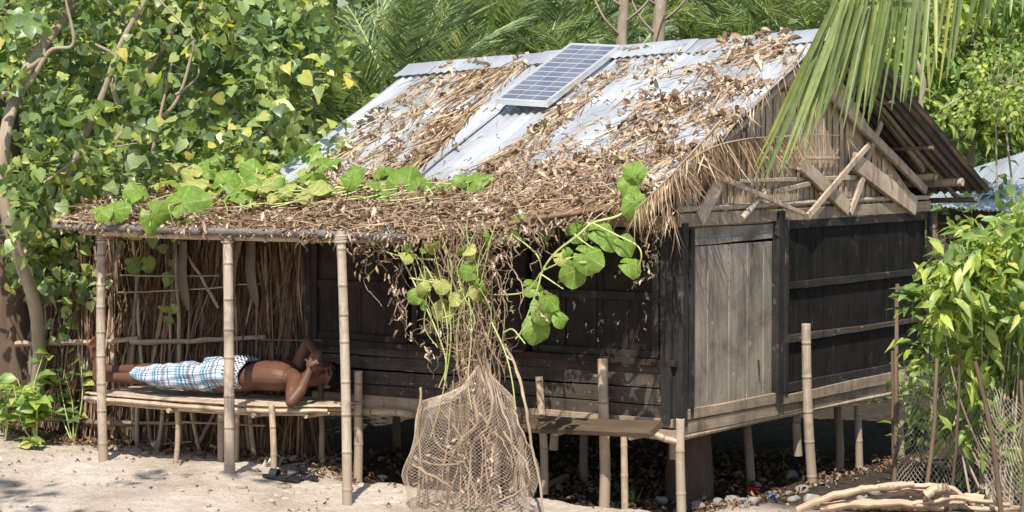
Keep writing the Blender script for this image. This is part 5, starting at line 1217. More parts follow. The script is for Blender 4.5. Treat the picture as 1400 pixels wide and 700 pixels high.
# ================================================================ foliage helpers
def crown_leaves(mb, centers, rad, per, temps, s0, s1, upb=.6, droop=.3, widen=None):
    centers = np.asarray(centers, float); n = len(centers) * per; c = np.repeat(centers, per, 0); rr = np.repeat(np.broadcast_to(rad, (len(centers),)), per)
    off = rng.normal(0, .5, (n, 3)); p = c + off * rr[:, None]; out = nrm(off)
    nn = nrm(out * .5 + Z * upb + np.array([-.15, -.35, 0]) + rng.normal(0, .45, (n, 3))); yd = out * .7 + rng.normal(0, .6, (n, 3)) - Z * droop
    scatter(mb, temps, p, yd, nn, rng.uniform(s0, s1, n), widen); return p
def region_points(poly, n, y0, y1):
    q = polysample(poly, n); y = rng.uniform(y0, y1, n); d = ray(q[:, 0], q[:, 1]); return CC + d * (y / d[:, 1])[:, None]
def twig_to(mb, pts, frm, r=.006, frac=1):
    for p in pts:
        if rng.random() > frac: continue
        tube(mb, [frm + rng.normal(0, .05, 3), (frm + p) / 2 + rng.normal(0, .08, 3), p], r, r * .4, n=8, k=5, caps=False)

# --- left tree with heart-shaped leaves
def left_tree():
    base = aty(40, 600, 16.9); base[2] = gz(base[0], base[1]) - .03
    t = thing('heart_leaf_tree', 'leaning pale-trunked tree with heart-shaped leaves hanging over the left end of the hut', 'tree', base)
    Y = 16.8
    mb = MB(); W = lambda x, y, Y_: aty(x, y, Y_)
    tube(mb, [base, W(52, 520, 16.7), W(54, 470, 16.5), W(46, 410, 16.2), W(22, 340, 16.0), W(6, 270, 15.9), W(8, 180, 15.9), W(40, 90, 16.3), W(90, 20, 16.6), W(130, -60, 17)], .052, .034, n=60, k=14, rough=.03)
    mb.build('trunk', m_bark, t)
    limbs = [([(22, 350), (60, 330), (90, 250), (140, 130), (165, 60), (205, -10)], .05, 16.6), ([(120, 320), (135, 280), (165, 190), (195, 110), (235, 45), (250, -20)], .045, 16.9), ([(150, 200), (180, 170), (210, 168), (240, 140), (258, 90), (262, 50), (218, 0)], .022, 16.2), ([(240, 130), (255, 120), (270, 105), (272, 90)], .016, 16.1),
             ([(10, 110), (60, 75), (45, 30)], .03, 16.3), ([(0, 130), (35, 120), (68, 70), (100, 60), (90, 0)], .028, 16.2), ([(205, 230), (215, 175), (230, 110), (240, 60)], .02, 16.4), ([(165, 150), (155, 120), (160, 80), (130, 60)], .03, 16.4), ([(60, 250), (120, 210), (190, 195)], .014, 16.2), ([(110, 400), (125, 330), (135, 250)], .02, 16.8)]
    for pts, r_, y_ in limbs: tube(MB(), [W(x, y, y_ - .2 + rng.uniform(-.05, .05)) for x, y in pts], r_ * .75, r_ * .3, n=len(pts) * 7, k=9, rough=.05).build('limb', m_bark, t)
    poly = [(-60, -80), (440, -80), (470, 60), (480, 130), (455, 200), (420, 250), (330, 262), (250, 275), (110, 290), (75, 330), (85, 380), (-60, 380)]
    mb = MB()
    c = region_points(poly, 420, 16.25, 18.0); c = c[wav(c[:, 0] * 2.2, c[:, 2] * 2.2 + c[:, 1], 1.6, 77) > -.02]; p = crown_leaves(mb, c, .20, 24, HEART + ELL[:1], .04, .115)
    c2 = region_points([(100, 60), (480, 40), (480, 170), (420, 240), (120, 280), (20, 280)], 62, 15.6, 16.3); crown_leaves(mb, c2, .13, 10, HEART, .05, .11)
    c3 = region_points([(30, 230), (110, 250), (105, 380), (80, 400), (55, 350)], 22, 16.2, 16.9); crown_leaves(mb, c3, .13, 13, HEART, .06, .1)
    c4 = region_points([(-20, 20), (60, 20), (45, 330), (0, 330)], 16, 15.4, 15.8); crown_leaves(mb, c4, .12, 10, HEART, .05, .10)
    mb.build('crown', m_heart, t)
    mb = MB()
    for k in range(150):
        a = c[rng.integers(len(c))]; b2 = c[np.argsort(np.linalg.norm(c - a, axis=1))[rng.integers(1, 6)]]; tube(mb, [a, (a + b2) / 2 + rng.normal(0, .06, 3), b2], rng.uniform(.003, .009), .003, n=10, k=5, caps=False)
    tag(mb.build('twigs', m_bark, t), kind='stuff')
left_tree()
def trunks_left():
    b0 = aty(18, 604, 17.3); b0[2] = 0
    t = thing('old_tree', 'thick brown trunk at the far left edge behind the leaning pale trunk', 'tree', b0)
    tube(MB(), [b0, aty(20, 520, 17.3), aty(16, 400, 17.3), aty(5, 300, 17.3), aty(0, 150, 17.3), aty(-15, -60, 17.3)], .17, .12, n=30, k=16, rough=.025).build('trunk', m_barkdk, t)
    mb = MB(); c = region_points([(-500, -420), (300, -420), (250, -140), (-500, -140)], 40, 16.5, 18.5); crown_leaves(mb, c, .35, 24, HEART, .08, .12); mb.build('crown', m_heart, t)
    for i in range(5): tube(MB(), [aty(-12, -40, 17.3), (aty(-12, -40, 17.3) + c[i]) / 2 + Z * .1, c[i]], .04, .015, n=12, k=7).build('limb', m_barkdk, t)
trunks_left()
# creeper trailing over the screen's left part
def creeper():
    t = thing('hanging_creeper', 'leafy creeper trailing down the left part of the palm leaf screen', 'creeper', aty(120, 480, 16.0)); mb = MB(); ms = MB()
    for (x, y, n_) in ((95, 345, 10), (110, 370, 10), (75, 380, 10), (60, 400, 8), (120, 410, 7), (100, 425, 8), (130, 395, 5), (190, 355, 5), (150, 372, 4), (235, 378, 4), (232, 420, 6), (100, 330, 9), (60, 330, 8), (215, 340, 4), (80, 320, 8), (240, 322, 4), (170, 325, 3), (90, 460, 6)):
        c = atv(x, y, -.14); k = n_; p = c + rng.normal(0, .05, (k, 3)); scatter(mb, HEART, p, -Z * .6 + rng.normal(0, .5, (k, 3)), np.array([0, -1, .6]) + rng.normal(0, .3, (k, 3)), rng.uniform(.05, .10, k))
    for pts in ([(100, 300), (95, 345), (75, 380), (60, 420)], [(110, 305), (112, 370), (120, 410), (100, 430), (90, 470)], [(190, 318), (190, 355), (150, 375)], [(240, 318), (236, 378), (232, 425)]): tube(ms, [atv(x, y, -.12) for x, y in pts], .005, .003, n=20, k=5)
    mb.build('leaves', m_heart, t); ms.build('stem', m_vinedry, t)
creeper()
def plant(name, lab, cat, px, py, Y, hpx, n, size, mat, temps, spreadpx, grp=None, lean=0):
    b0 = aty(px, py, Y); b0[2] = gz(b0[0], b0[1]); t = thing(name, lab, cat, b0, grp); mb = MB()
    for i in range(n):
        tx = px + rng.normal(0, spreadpx) + lean; ty = py - hpx * rng.uniform(.45, 1); top = aty(tx, ty, Y + rng.normal(0, .12)); mid = (b0 + top) / 2 + rng.normal(0, .03, 3) + Z * .03
        tube(MB(), [b0 - Z * .02, mid, top], .006, .003, n=12, k=5).build('stem', m_vinegreen, t)
        path = smooth_path([b0, mid, top], 12)[4:]; k = rng.integers(7, 12); ii = rng.integers(0, len(path), k); a = rng.uniform(0, 6.28, k)
        yd = np.stack([np.cos(a), np.sin(a), rng.uniform(-.2, .5, k)], -1); scatter(mb, temps, path[ii], yd, Z + np.array([0, -.4, 0]) + rng.normal(0, .3, (k, 3)), size * rng.uniform(.6, 1.15, k))
    mb.build('leaves', mat, t)
plant('sapling', 'leafy sapling with large pale green leaves growing by the foot of the left trunks', 'sapling', 50, 610, 16.2, 130, 9, .16, m_bright, [T_ellip(.3, .05, .2), T_ellip(.26, .08, .3)], 26)
plant('seedling', 'small low seedling with yellow-green leaves at the base of the leaf screen', 'seedling', 50, 622, 15.9, 26, 3, .1, m_bright, [T_ellip(.3, .05, .2)], 10)
plant('sapling', 'thin leafy shoot standing against the left post of the porch', 'sapling', 100, 600, 16.3, 130, 5, .12, m_heart, [T_ellip(.28, .05, .2)], 14)
plant('sapling', 'slim sapling at the far left edge before the brown trunk', 'sapling', 8, 600, 16.3, 85, 5, .12, m_bright, [T_ellip(.26, .05, .2)], 12)

# --- banana leaves
def banana(name, lab, base, leaves):
    t = thing(name, lab, 'banana plant', base); tube(MB(), [base, base + Z * 1.2], .09, .06, n=6, k=12).build('trunk', m_bark, t)
    for pts, wd in leaves:
        path = smooth_path(pts, 24); tt, S_, B_ = frames(path, np.array([0, -.6, .8])); v = []; uv = []
        for i in range(24):
            s = i / 23; w_ = wd * math.sin(math.pi * min(1, .08 + s * .9)) ** .6
            for k in (-1, -.5, 0, .5, 1): v.append(path[i] + B_[i] * k * w_ - S_[i] * abs(k) * w_ * .35 + S_[i] * .012 * math.sin(i * 2.1 + k)); uv.append((k * .5, s))
        f = [[i * 5 + j, i * 5 + j + 1, (i + 1) * 5 + j + 1, (i + 1) * 5 + j] for i in range(23) for j in range(4)]
        MB().add(v, faces=f, uv=uv).build('leaf', m_banana, t)
bb = aty(400, 420, 17.6); bb[2] = 0
banana('banana_plant', 'banana plant with a broad torn leaf behind the left slope of the roof', bb, [([bb + Z * 1.2, aty(405, 230, 17.5), aty(385, 160, 17.4), aty(345, 150, 17.2)], .16), ([bb + Z * 1.2, aty(400, 250, 17.3), aty(370, 220, 17.2), aty(350, 270, 17.1)], .16), ([bb + Z * 1.2, aty(420, 220, 17.6), aty(460, 170, 17.7), aty(490, 190, 17.8)], .14)])
bb = aty(-60, 420, 17.8); bb[2] = 0
banana('banana_plant', 'banana plant with wide light green leaves at the top left corner', bb, [([bb + Z * 1.6, aty(-20, 90, 16.6), aty(20, 20, 16.2), aty(70, 45, 16.0)], .17), ([bb + Z * 1.6, aty(-30, 120, 16.4), aty(10, 90, 16.0), aty(30, 130, 15.9)], .13), ([bb + Z * 1.6, aty(0, 60, 17.6), aty(80, -20, 17.8), aty(140, 0, 17.8)], .16)])

# --- date palms behind
def date_palm(name, lab, px, Y, topz, nf, L, seed, tilt=0):
    r = np.random.default_rng(seed); d = ray(px, 200); b0 = CC + d * (Y / d[1]); b0[2] = 0; top = b0 + Z * topz; t = thing(name, lab, 'palm tree', b0, 'date palms behind the hut')
    mb = MB(); n = 26; path = b0 + (top - b0) * np.linspace(0, 1, n)[:, None]; rad = .13 * (1 + .25 * (np.arange(n) % 2)); sweep(mb, path, circ(12)[None] * rad[:, None, None]); mb.build('trunk', m_barkdk, t)
    ms = MB(); ml = MB(); tm = [T_strip(.032, .08, 3, .8), T_strip(.028, .15, 3, .8)]
    for i in range(nf):
        a = i * 2.399 + r.uniform(-.2, .2); el = R(88 - 62 * (i / nf) ** 1.2 + r.uniform(-7, 7)); dr = np.array([math.cos(a), math.sin(a), 0]); l = L * r.uniform(.8, 1.1); cur = r.uniform(.3, .62)
        pts = []; p = top.copy(); e = el
        for k in range(12): pts.append(p.copy()); p = p + (dr * math.cos(e) + Z * math.sin(e)) * l / 11; e -= cur * 1.5 / 11 * (1.2 if e > -.9 else .2)
        path = smooth_path(pts, 30); tube(ms, path, .016, .004, n=30, k=5)
        tt, S_, B_ = frames(path, Z if abs(math.sin(el)) < .95 else dr)
        m = 75; s = np.linspace(.12, 1, m); idx = np.clip((s * 29).astype(int), 0, 29)
        for side in (-1, 1):
            ps = path[idx] + (path[np.minimum(idx + 1, 29)] - path[idx]) * ((s * 29) % 1)[:, None]; yd = tt[idx] * r.uniform(.55, .95, (m, 1)) + B_[idx] * side * r.uniform(.6, 1, (m, 1)) + S_[idx] * r.uniform(.0, .45, (m, 1)) + r.normal(0, .06, (m, 3))
            scatter(ml, tm, ps, yd, S_[idx] + r.normal(0, .3, (m, 3)), (.36 * np.sin(np.pi * np.clip(s * .85 + .12, 0, 1)) ** .5 + .05) * r.uniform(.85, 1.1, m) * L / 2.0)
    ms.build('frond_stalks', m_vinegreen, t); ml.build('crown', m_date, t)
for i, (px, Y, tz, nf, L, lab) in enumerate(((545, 20.5, 2.3, 34, 2.0, 'date palm with a full feathery crown just behind the left end of the ridge'), (470, 21.5, 2.6, 30, 1.9, 'date palm half hidden by the heart-leaf tree left of the roof'), (640, 23.0, 2.7, 32, 2.1, 'date palm behind the middle of the ridge left of the solar panel'), (740, 24.5, 3.0, 30, 2.2, 'date palm standing behind the solar panel'),
                                             (830, 22.5, 2.5, 24, 1.7, 'low date palm beside the two pale trunks'), (1000, 25, 3.1, 30, 2.2, 'date palm behind the right part of the ridge'), (590, 26, 3.9, 30, 2.4, 'tall date palm farthest back above the left roof end'), (400, 24, 3.4, 26, 2.2, 'date palm deep behind the heart-leaf tree'), (1120, 24, 2.9, 28, 2.0, 'date palm behind the right end of the ridge'))):
    date_palm('date_palm', lab, px, Y, tz - .35, int(nf * .62), L * .95, 100 + i)
# --- pale trunks behind the ridge
for (px, Y, r_, lab, nm) in ((853, 21.5, .06, 'slim pale trunk rising behind the ridge just right of the solar panel', 'slender_tree'), (903, 21.8, .075, 'pale leaning trunk behind the ridge, right one of the pair', 'slender_tree')):
    b0 = aty(px - 4, 300, Y); b0[2] = 0; t = thing(nm, lab, 'tree', b0); top = aty(px + (12 if px > 880 else 2), -160, Y)
    tube(MB(), [b0, aty(px - 4, 100, Y), aty(px, 0, Y), top], r_, r_ * .75, n=24, k=10, rough=.03).build('trunk', m_bark, t)
    for k in range(3): tube(MB(), [aty(px, 10 + k * 22, Y), aty(px + 30 * (1 if k % 2 else -1), -10 + 15 * k, Y - .1), aty(px + 55 * (1 if k % 2 else -1), -40, Y)], .015, .006, n=12, k=6).build('branch', m_bark, t)
    mb = MB(); c = top + rng.normal(0, .55, (12, 3)) * np.array([.8, .8, .4]) + Z * .9; crown_leaves(mb, c, .3, 20, ELL, .1, .15); mb.build('crown', m_bg, t)
# --- thicket far behind: one mass
def thicket():
    mb = MB(); c = []
    n = 620; x = rng.uniform(-10, 10, n); y = rng.uniform(25.5, 31, n); z = rng.uniform(0, 5.6, n); c = np.stack([x, y, z], -1); crown_leaves(mb, c, .55, 34, ELL, .14, .24)
    n = 85; x = rng.uniform(-7.5, -2.4, n); y = rng.uniform(18, 20, n); z = rng.uniform(0, 4.2, n); crown_leaves(mb, np.stack([x, y, z], -1), .42, 34, ELL + HEART, .09, .14)
    n = 200; x = rng.uniform(2.8, 8, n); y = rng.uniform(20.5, 23, n); z = rng.uniform(0, 4.2, n); crown_leaves(mb, np.stack([x, y, z], -1), .42, 34, ELL, .1, .16)
    o = mb.build('background_thicket', m_bg); tag(o, 'dense dark green thicket closing the view behind the hut and palms', 'thicket', kind='stuff')
    # dark backdrop added behind it all so the thicket is never see-through
    mb = MB(); nx = 60; v = []; 
    for i in range(nx):
        x_ = -16 + 32 * i / (nx - 1)
        for (yy, zz) in ((31.5, -.2), (32, 3.0), (32.6, 5.4), (33.5, 6.4), (36, 6.6), (42, -.2)): v.append((x_, yy + .5 * math.sin(x_ * 1.3), zz + (.35 * math.sin(x_ * 1.9) + .2 * math.sin(x_ * 4.1) if zz > 0 else 0)))
    f = [[i * 6 + j, i * 6 + j + 1, (i + 1) * 6 + j + 1, (i + 1) * 6 + j] for i in range(nx - 1) for j in range(5)]
    o = MB().add(v, faces=f, uv=np.array(v)[:, :2]).build('dark_backdrop', plain('backdrop_dark_green', (.03, .05, .02), .95, var=.5, ns=6)); tag(o, kind='structure')
thicket()
# --- right rear trees
def rtree(nm, lab, base_px, Y, poly, n, per, y0, y1, rad, temps, s0, s1, mat, limbs=(), tr=.05):
    b0 = aty(base_px, 400, Y); b0[2] = gz(b0[0], b0[1]) - .02; t = thing(nm, lab, 'tree' if tr > .02 else 'bush', b0); c = region_points(poly, n, y0, y1); cm = c.mean(0)
    tube(MB(), [b0, (b0 + cm) / 2 + rng.normal(0, .1, 3), cm], tr, tr * .6, n=20, k=10, rough=.04).build('trunk', m_bark, t)
    mb = MB(); crown_leaves(mb, c, rad, per, temps, s0, s1); mb.build('crown', mat, t)
    mt = MB(); k = min(40, len(c)); twig_to(mt, c[:k], cm, tr * .25); tag(mt.build('twigs', m_bark, t), kind='stuff')
    for pts, yy, r_ in limbs: tube(MB(), [aty(x, y, yy) for x, y in pts], r_, r_ * .5, n=len(pts) * 6, k=7, rough=.05).build('limb', m_bark, t)
rtree('rosette_leaf_tree', 'sunlit tree of pointed leaf clusters behind the roof at the right', 1330, 20.9, [(1170, 0), (1210, -40), (1440, -40), (1440, 195), (1350, 190), (1290, 165), (1240, 110)], 210, 20, 19.8, 21.6, .17, [T_ellip(.17, .06, .25), T_ellip(.14, .1, .4)], .10, .16, m_rosette, [([(1240, 60), (1262, 110), (1260, 150), (1290, 200)], 19.0, .03), ([(1180, 60), (1200, 120), (1230, 160)], 19.6, .04)])
rtree('feathery_tree', 'light green feathery-leaved shoots in front of the right rear tree', 1375, 17.2, [(1275, 180), (1300, 120), (1350, 70), (1430, 50), (1430, 170), (1340, 160)], 46, 26, 16.8, 17.5, .10, [T_ellip(.3, .03, .1)], .035, .06, m_bright, [([(1363, 260), (1362, 150), (1368, 60)], 17.1, .008), ([(1285, 150), (1320, 130), (1370, 100)], 17.1, .008)], tr=.012)
rtree('dark_shrub', 'dark shrub between the hut and the neighbouring tin roof', 1290, 18.3, [(1268, 290), (1400, 262), (1400, 480), (1268, 500)], 50, 24, 17.6, 18.6, .2, ELL, .08, .13, m_bg, tr=.02)
# --- near right bush
def bush():
    b0 = aty(1375, 690, 13.9); b0[2] = 0; t = thing('broadleaf_bush', 'bright green bush with long pointed leaves filling the lower right edge', 'bush', b0)
    poly = [(1270, 405), (1298, 360), (1315, 318), (1345, 300), (1440, 280), (1440, 680), (1365, 660), (1325, 600), (1305, 520), (1300, 450)]
    mb = MB(); c = region_points(poly, 150, 13.9, 14.9); tp = [T_ellip(.15, .05, .2), T_ellip(.13, .08, .35), T_ellip(.17, .04, .12)]
    crown_leaves(mb, c, .14, 15, tp, .07, .17, upb=.7)
    c2 = region_points([(1290, 340), (1340, 300), (1440, 285), (1440, 450), (1262, 440)], 60, 13.6, 14.0); crown_leaves(mb, c2, .10, 9, tp, .08, .19, upb=.8)
    c3 = region_points([(1230, 470), (1300, 470), (1300, 610), (1240, 600)], 14, 14.7, 15.2); crown_leaves(mb, c3, .12, 11, tp, .08, .13)
    for (x, y) in ((1248, 425), (1262, 405), (1252, 470), (1265, 445), (1240, 402), (1285, 400)):
        p = aty(x, y, 14.0); k = 8; a = rng.uniform(0, 6.28, k); scatter(mb, tp, p + rng.normal(0, .02, (k, 3)), np.stack([np.cos(a), np.sin(a), rng.uniform(-.3, .4, k)], -1), Z + np.array([0, -.5, 0]) + rng.normal(0, .2, (k, 3)), rng.uniform(.12, .19, k))
    mb.build('leaves', m_bright, t); mt = MB()
    for k in range(60): p = c[k]; tube(mt, [b0 + rng.normal(0, .12, 3) * np.array([1, 1, 0]), (b0 + p) / 2 + rng.normal(0, .08, 3), p], .009, .003, n=12, k=5, caps=False)
    for k in range(14): p = aty(rng.uniform(1250, 1400), rng.uniform(380, 480), 14.0); tube(mt, [c2[k % len(c2)], (p + c2[k % len(c2)]) / 2 + Z * .03, p], .005, .003, n=8, k=5, caps=False)
    mt.build('stems', m_bark, t)
bush()
# --- neighbouring shed with tin roof
def shed():
    p = [aty(1262, 280, 17.6), aty(1338, 228, 18.8), aty(1500, 175, 19.6), aty(1500, 300, 17.4)]; t = thing('tin_roofed_shed', 'pale blue tin roof of a neighbouring shed half hidden by the right bush', 'shed', (p[0] + p[3]) / 2 * np.array([1, 1, 0]))
    n1, n2 = 360, 10; v = []; uv = []
    for i in range(n1):
        s = i / (n1 - 1)
        for j in range(n2):
            k = j / (n2 - 1); a = p[0] * (1 - k) + p[1] * k; b2 = p[3] * (1 - k) + p[2] * k; q = a * (1 - s) + b2 * s; q = q + Z * (.006 * math.cos(s * 240) + .10 * math.sin(k * math.pi) * .4); v.append(q); uv.append((s * 3, k))
    f = [[i * n2 + j, i * n2 + j + 1, (i + 1) * n2 + j + 1, (i + 1) * n2 + j] for i in range(n1 - 1) for j in range(n2 - 1)]
    v2 = [q - Z * .004 for q in v]; f2 = [[a + n1 * n2 for a in q[::-1]] for q in f]
    MB().add(v + v2, faces=f + f2, uv=uv + uv).build('roof', m_tin2, t)
    for q in p:
        g = q.copy(); g[2] = -.05; g2 = (g - (sum(p) / 4) * np.array([1, 1, 0])) * .9 + (sum(p) / 4) * np.array([1, 1, 0]); g2[2] = -.05; tp = g2.copy(); tp[2] = q[2] - .06; bamboo(MB(), g2, tp, .035).build('post', m_bamdk, t)
    q0, q1 = p[0] * .93 + p[2] * .07, p[3] * .93 + p[1] * .07; plank(MB(), np.array([q0[0], q0[1], .9]), np.array([q1[0], q1[1], .9]), 1.5, .02, nrm(np.array([.1, -1, 0])), n=4).build('wall', m_lower, t)
shed()
# --- coconut frond in the foreground
def coconut():
    b0 = np.array([4.6, 9.3, 0.0]); top = np.array([4.3, 9.4, 4.6]); t = thing('coconut_palm', 'coconut palm whose big green frond hangs into the view at the top right', 'palm tree', b0)
    Y = 9.2; tube(MB(), [b0, np.array([4.55, 9.3, 2.4]), top], .15, .11, n=24, k=14, rough=.03).build('trunk', m_bark, t)
    def fr(pts, leaf): return smooth_path(pts, 50)
    main = [top, np.array([3.7, 9.3, 4.5]), aty(1900, -330, Y), aty(1560, -130, Y), aty(1380, -48, Y), aty(1270, -22, Y), aty(1200, -12, Y), aty(1143, -4, Y)]
    path = smooth_path(main, 60); tube(MB(), path, .03, .006, n=60, k=8).build('frond_stalk', m_vinegreen, t)
    mb = MB(); tt, S_, B_ = frames(path, Z)
    # leaflets hang in two rows; blunt ended long strips
    def leaflet(p, d0, L_, w_, sag):
        n = 9; q = [p]; d = nrm(d0)
        for k in range(n): d = nrm(d - Z * sag / n); q.append(q[-1] + d * L_ / n)
        q = np.array(q); t2, s2, b2 = frames(q, np.array([0.3, -1, .2]) + rng.normal(0, .3, 3)); s = np.linspace(0, 1, n + 1); ww = w_ * np.minimum(1, s * 5 + .35) * (1 - s ** 3.5) + .0012
        P_ = np.stack([q - b2 * ww[:, None] + s2 * ww[:, None] * .5, q, q + b2 * ww[:, None] + s2 * ww[:, None] * .5], 1).reshape(-1, 3); f = []
        for i in range(n): a = 3 * i; f += [[a, a + 1, a + 4, a + 3], [a + 1, a + 2, a + 5, a + 4]]
        mb.add(P_, faces=f, uv=np.stack([np.tile([-.5, 0, .5], n + 1), np.repeat(s, 3)], 1))
    W = lambda x, y: aty(x, y, Y)
    tips = [(1052, 252), (1060, 258), (1066, 245), (1078, 240), (1088, 228), (1098, 210), (1106, 215), (1118, 200), (1128, 178), (1137, 172), (1146, 186), (1160, 178), (1176, 190), (1186, 178), (1204, 176), (1212, 168), (1230, 150), (1238, 140), (1246, 138), (1254, 152), (1262, 130), (1283, 135), (1291, 120), (1304, 110), (1310, 92), (1330, 60), (1340, 58), (1352, 45), (1368, 40), (1380, 25)]
    roots = [float(np.interp(q[0], [1052, 1100, 1177, 1205, 1235, 1290, 1380], [1143, 1166, 1203, 1228, 1247, 1300, 1386])) for q in tips]
    for (tx, ty), rx in zip(tips, roots):
        ry = np.interp(rx, [1143, 1200, 1270, 1400], [-4, -12, -24, -55]); a = W(rx, ry) + np.array([0, rng.uniform(-.06, .06), 0]); e = W(tx, ty) + np.array([0, rng.uniform(-.12, .12), 0]); L_ = np.linalg.norm(e - a); d = nrm(e - a)
        leaflet(a, d + Z * .10 + (XR * -.05), L_ * 1.01, rng.uniform(.0075, .0105), .06)
        for _ in range(2 if tx < 1190 else 1): leaflet(a + XR * rng.uniform(-.015, .03), d + Z * .1 + rng.normal(0, .05, 3), L_ * rng.uniform(.7, 1.0), rng.uniform(.006, .009), .12)
    # rest of the frond, outside the picture
    for i in range(6, 34):
        for sd in (-1, 1):
            leaflet(path[i], tt[i] * .5 + B_[i] * sd * .6 - Z * .8, .75, .014, .4)
    mb.build('frond_leaflets', m_coco, t)
    for i in range(9):
        a = i * .7 + .5; dr = np.array([math.cos(a), math.sin(a), 0])
        if dr[0] < -.2: continue
        pth = smooth_path([top, top + dr * .9 + Z * .5, top + dr * 1.9 + Z * .2, top + dr * 2.6 - Z * .7], 30); tube(MB(), pth, .025, .006, n=30, k=6).build('frond_stalk', m_vinegreen, t); mb = MB(); tt2, S2, B2 = frames(pth, Z)
        for k in range(3, 29):
            for sd in (-1, 1): leaflet(pth[k], tt2[k] * .5 + B2[k] * sd * .7 - Z * .6, .6, .014, .5)
        mb.build('frond_leaflets', m_coco, t)
coconut()

def shade_tree():   # stands beside the road, outside the picture; only its dappled shade reaches the yard
    b0 = np.array([-5.2, 9.6, 0.0]); t = thing('shade_tree', 'tall roadside tree outside the picture that dapples the left of the yard', 'tree', b0)
    tube(MB(), [b0, np.array([-5.15, 9.6, 2.2]), np.array([-4.9, 9.7, 4.2]), np.array([-4.4, 9.8, 5.6])], .14, .07, n=30, k=12, rough=.03).build('trunk', m_bark, t)
    c = np.array([-4.15, 9.45, 6.0]) + rng.normal(0, 1, (34, 3)) * np.array([.75, .55, .45]); mb = MB(); crown_leaves(mb, c, .2, 16, HEART, .08, .13); mb.build('crown', m_heart, t)
    for k in range(8): tube(MB(), [np.array([-4.7, 9.7, 4.8]), (np.array([-4.7, 9.7, 4.8]) + c[k]) / 2 + Z * .15, c[k]], .03, .01, n=12, k=7).build('limb', m_bark, t)
shade_tree()

# ================================================================ ground clutter
# firewood pile, each branch its own thing
def firewood():
    L = [([(1092, 698), (1130, 684), (1180, 672), (1250, 662)], .020, 'long crooked peeled branch along the left front of the firewood pile'),
         ([(1120, 704), (1170, 690), (1230, 690), (1290, 694)], .024, 'thick peeled branch lying lowest at the front of the firewood pile'),
         ([(1180, 668), (1230, 664), (1290, 668), (1330, 690)], .016, 'arched branch over the top of the firewood pile'),
         ([(1200, 680), (1240, 672), (1300, 676), (1345, 682)], .022, 'stout branch in the middle of the firewood pile'),
         ([(1150, 690), (1200, 700), (1260, 705)], .020, 'short branch at the bottom edge of the firewood pile'),
         ([(1268, 676), (1285, 668), (1296, 666)], .026, 'short stub with a sawn end on top of the firewood pile'),
         ([(1210, 694), (1290, 684), (1380, 690)], .015, 'thin branch reaching right from the firewood pile'),
         ([(1290, 697), (1310, 690), (1318, 700)], .024, 'round cut end facing out at the right of the firewood pile'),
         ([(1240, 700), (1330, 700), (1400, 694)], .018, 'branch at the lower right end of the firewood pile'),
         ([(1110, 690), (1150, 686), (1190, 684), (1225, 700)], .014, 'thin crooked branch lying across the left of the firewood pile')]
    for i, (pts, r_, lab) in enumerate(L):
        y0 = 13.55 + .05 * (i % 5); P_ = []
        for x, y in pts: P_.append(aty(x, y, y0 + rng.uniform(-.02, .02)))
        P_ = np.array(P_); P_[:, 2] = np.maximum(P_[:, 2], gz(P_[:, 0], P_[:, 1]) + r_); o = tube(MB(), P_, r_ * 1.15, r_, n=24, k=9, rough=.06, jit=.004).build('firewood_branch', m_log); tag(o, lab, 'branch', 'peeled branches in the firewood pile')
firewood()
# flat log and stubs by the bench
for (a, b2, r_, lab, dp) in (((742, 672), (774, 656), .026, 'short round log lying on the earth ledge behind the cage', None), ((700, 668), (745, 664), .03, 'weathered plank offcut on the ledge behind the net cage', None)):
    p, q = on_ground(*a) + Z * r_ * .8, on_ground(*b2) + Z * r_ * .8; o = tube(MB(), [p, q], r_, r_ * .9, n=8, k=10, rough=.05).build('log', m_stick); tag(o, lab, 'log')
# tree stump post under the hut
b0 = H(.42, .9, -.1); stp = MB(); tube(stp, [b0, H(.42, .9, .1), H(.42, .9, .48)], .16, .13, n=12, k=16, rough=.02); o = stp.build('tree_stump', m_barkdk); tag(o, 'thick dark tree stump standing in the shade under the hut floor', 'stump')
def stones():
    for (px, py, s, lab) in ((1000, 690, .06, 'pale angular stone just right of the corner stilt'), (953, 695, .05, 'pointed grey stone right at the foot of the corner stilt'), (1112, 690, .07, 'grey block of stone at the foot of the bamboo prop by the black panels')):
        g = on_ground(px, py); mb = MB(); ball(mb, g + Z * s * .3, (s, s * .8, s * .65), None, 9, 6, .35); o = mb.build('stone', m_stone); tag(o, lab, 'stone')
    proto = []
    for k in range(5): mb = MB(); ball(mb, (0, 0, 0), (1, .8, .6), None, 8, 6, .35); o = mb.build('stone', m_stone if k != 3 else m_brick, origin=(0, 0, 0)); proto.append(o)
    used = set()
    for i in range(64):
        u = rng.uniform(-.35, 2.2); v = rng.uniform(-.2, 2.4); p = H(u, v, 0); p[2] = gz(p[0], p[1]); k = i % 5
        if i < 12: u = rng.uniform(-.9, -.1); v = rng.uniform(.0, 1.2); p = H(u, v, 0); p[2] = gz(p[0], p[1])
        o = proto[k] if k not in used else proto[k].copy()
        if k in used: COL.objects.link(o)
        used.add(k); s = rng.uniform(.018, .055) if k != 3 else rng.uniform(.016, .03); o.scale = (s, s, s); o.location = Vector(p + Z * s * .35); o.rotation_euler = (rng.uniform(-.4, .4), rng.uniform(-.4, .4), rng.uniform(0, 6.28))
        if k == 3: tag(o, 'broken red brick lump on the dark earth under the hut', 'brick', 'broken bricks under the hut')
        else: tag(o, 'small rough stone lying on the dark earth under the hut', 'stone', 'small stones under the hut')
stones()
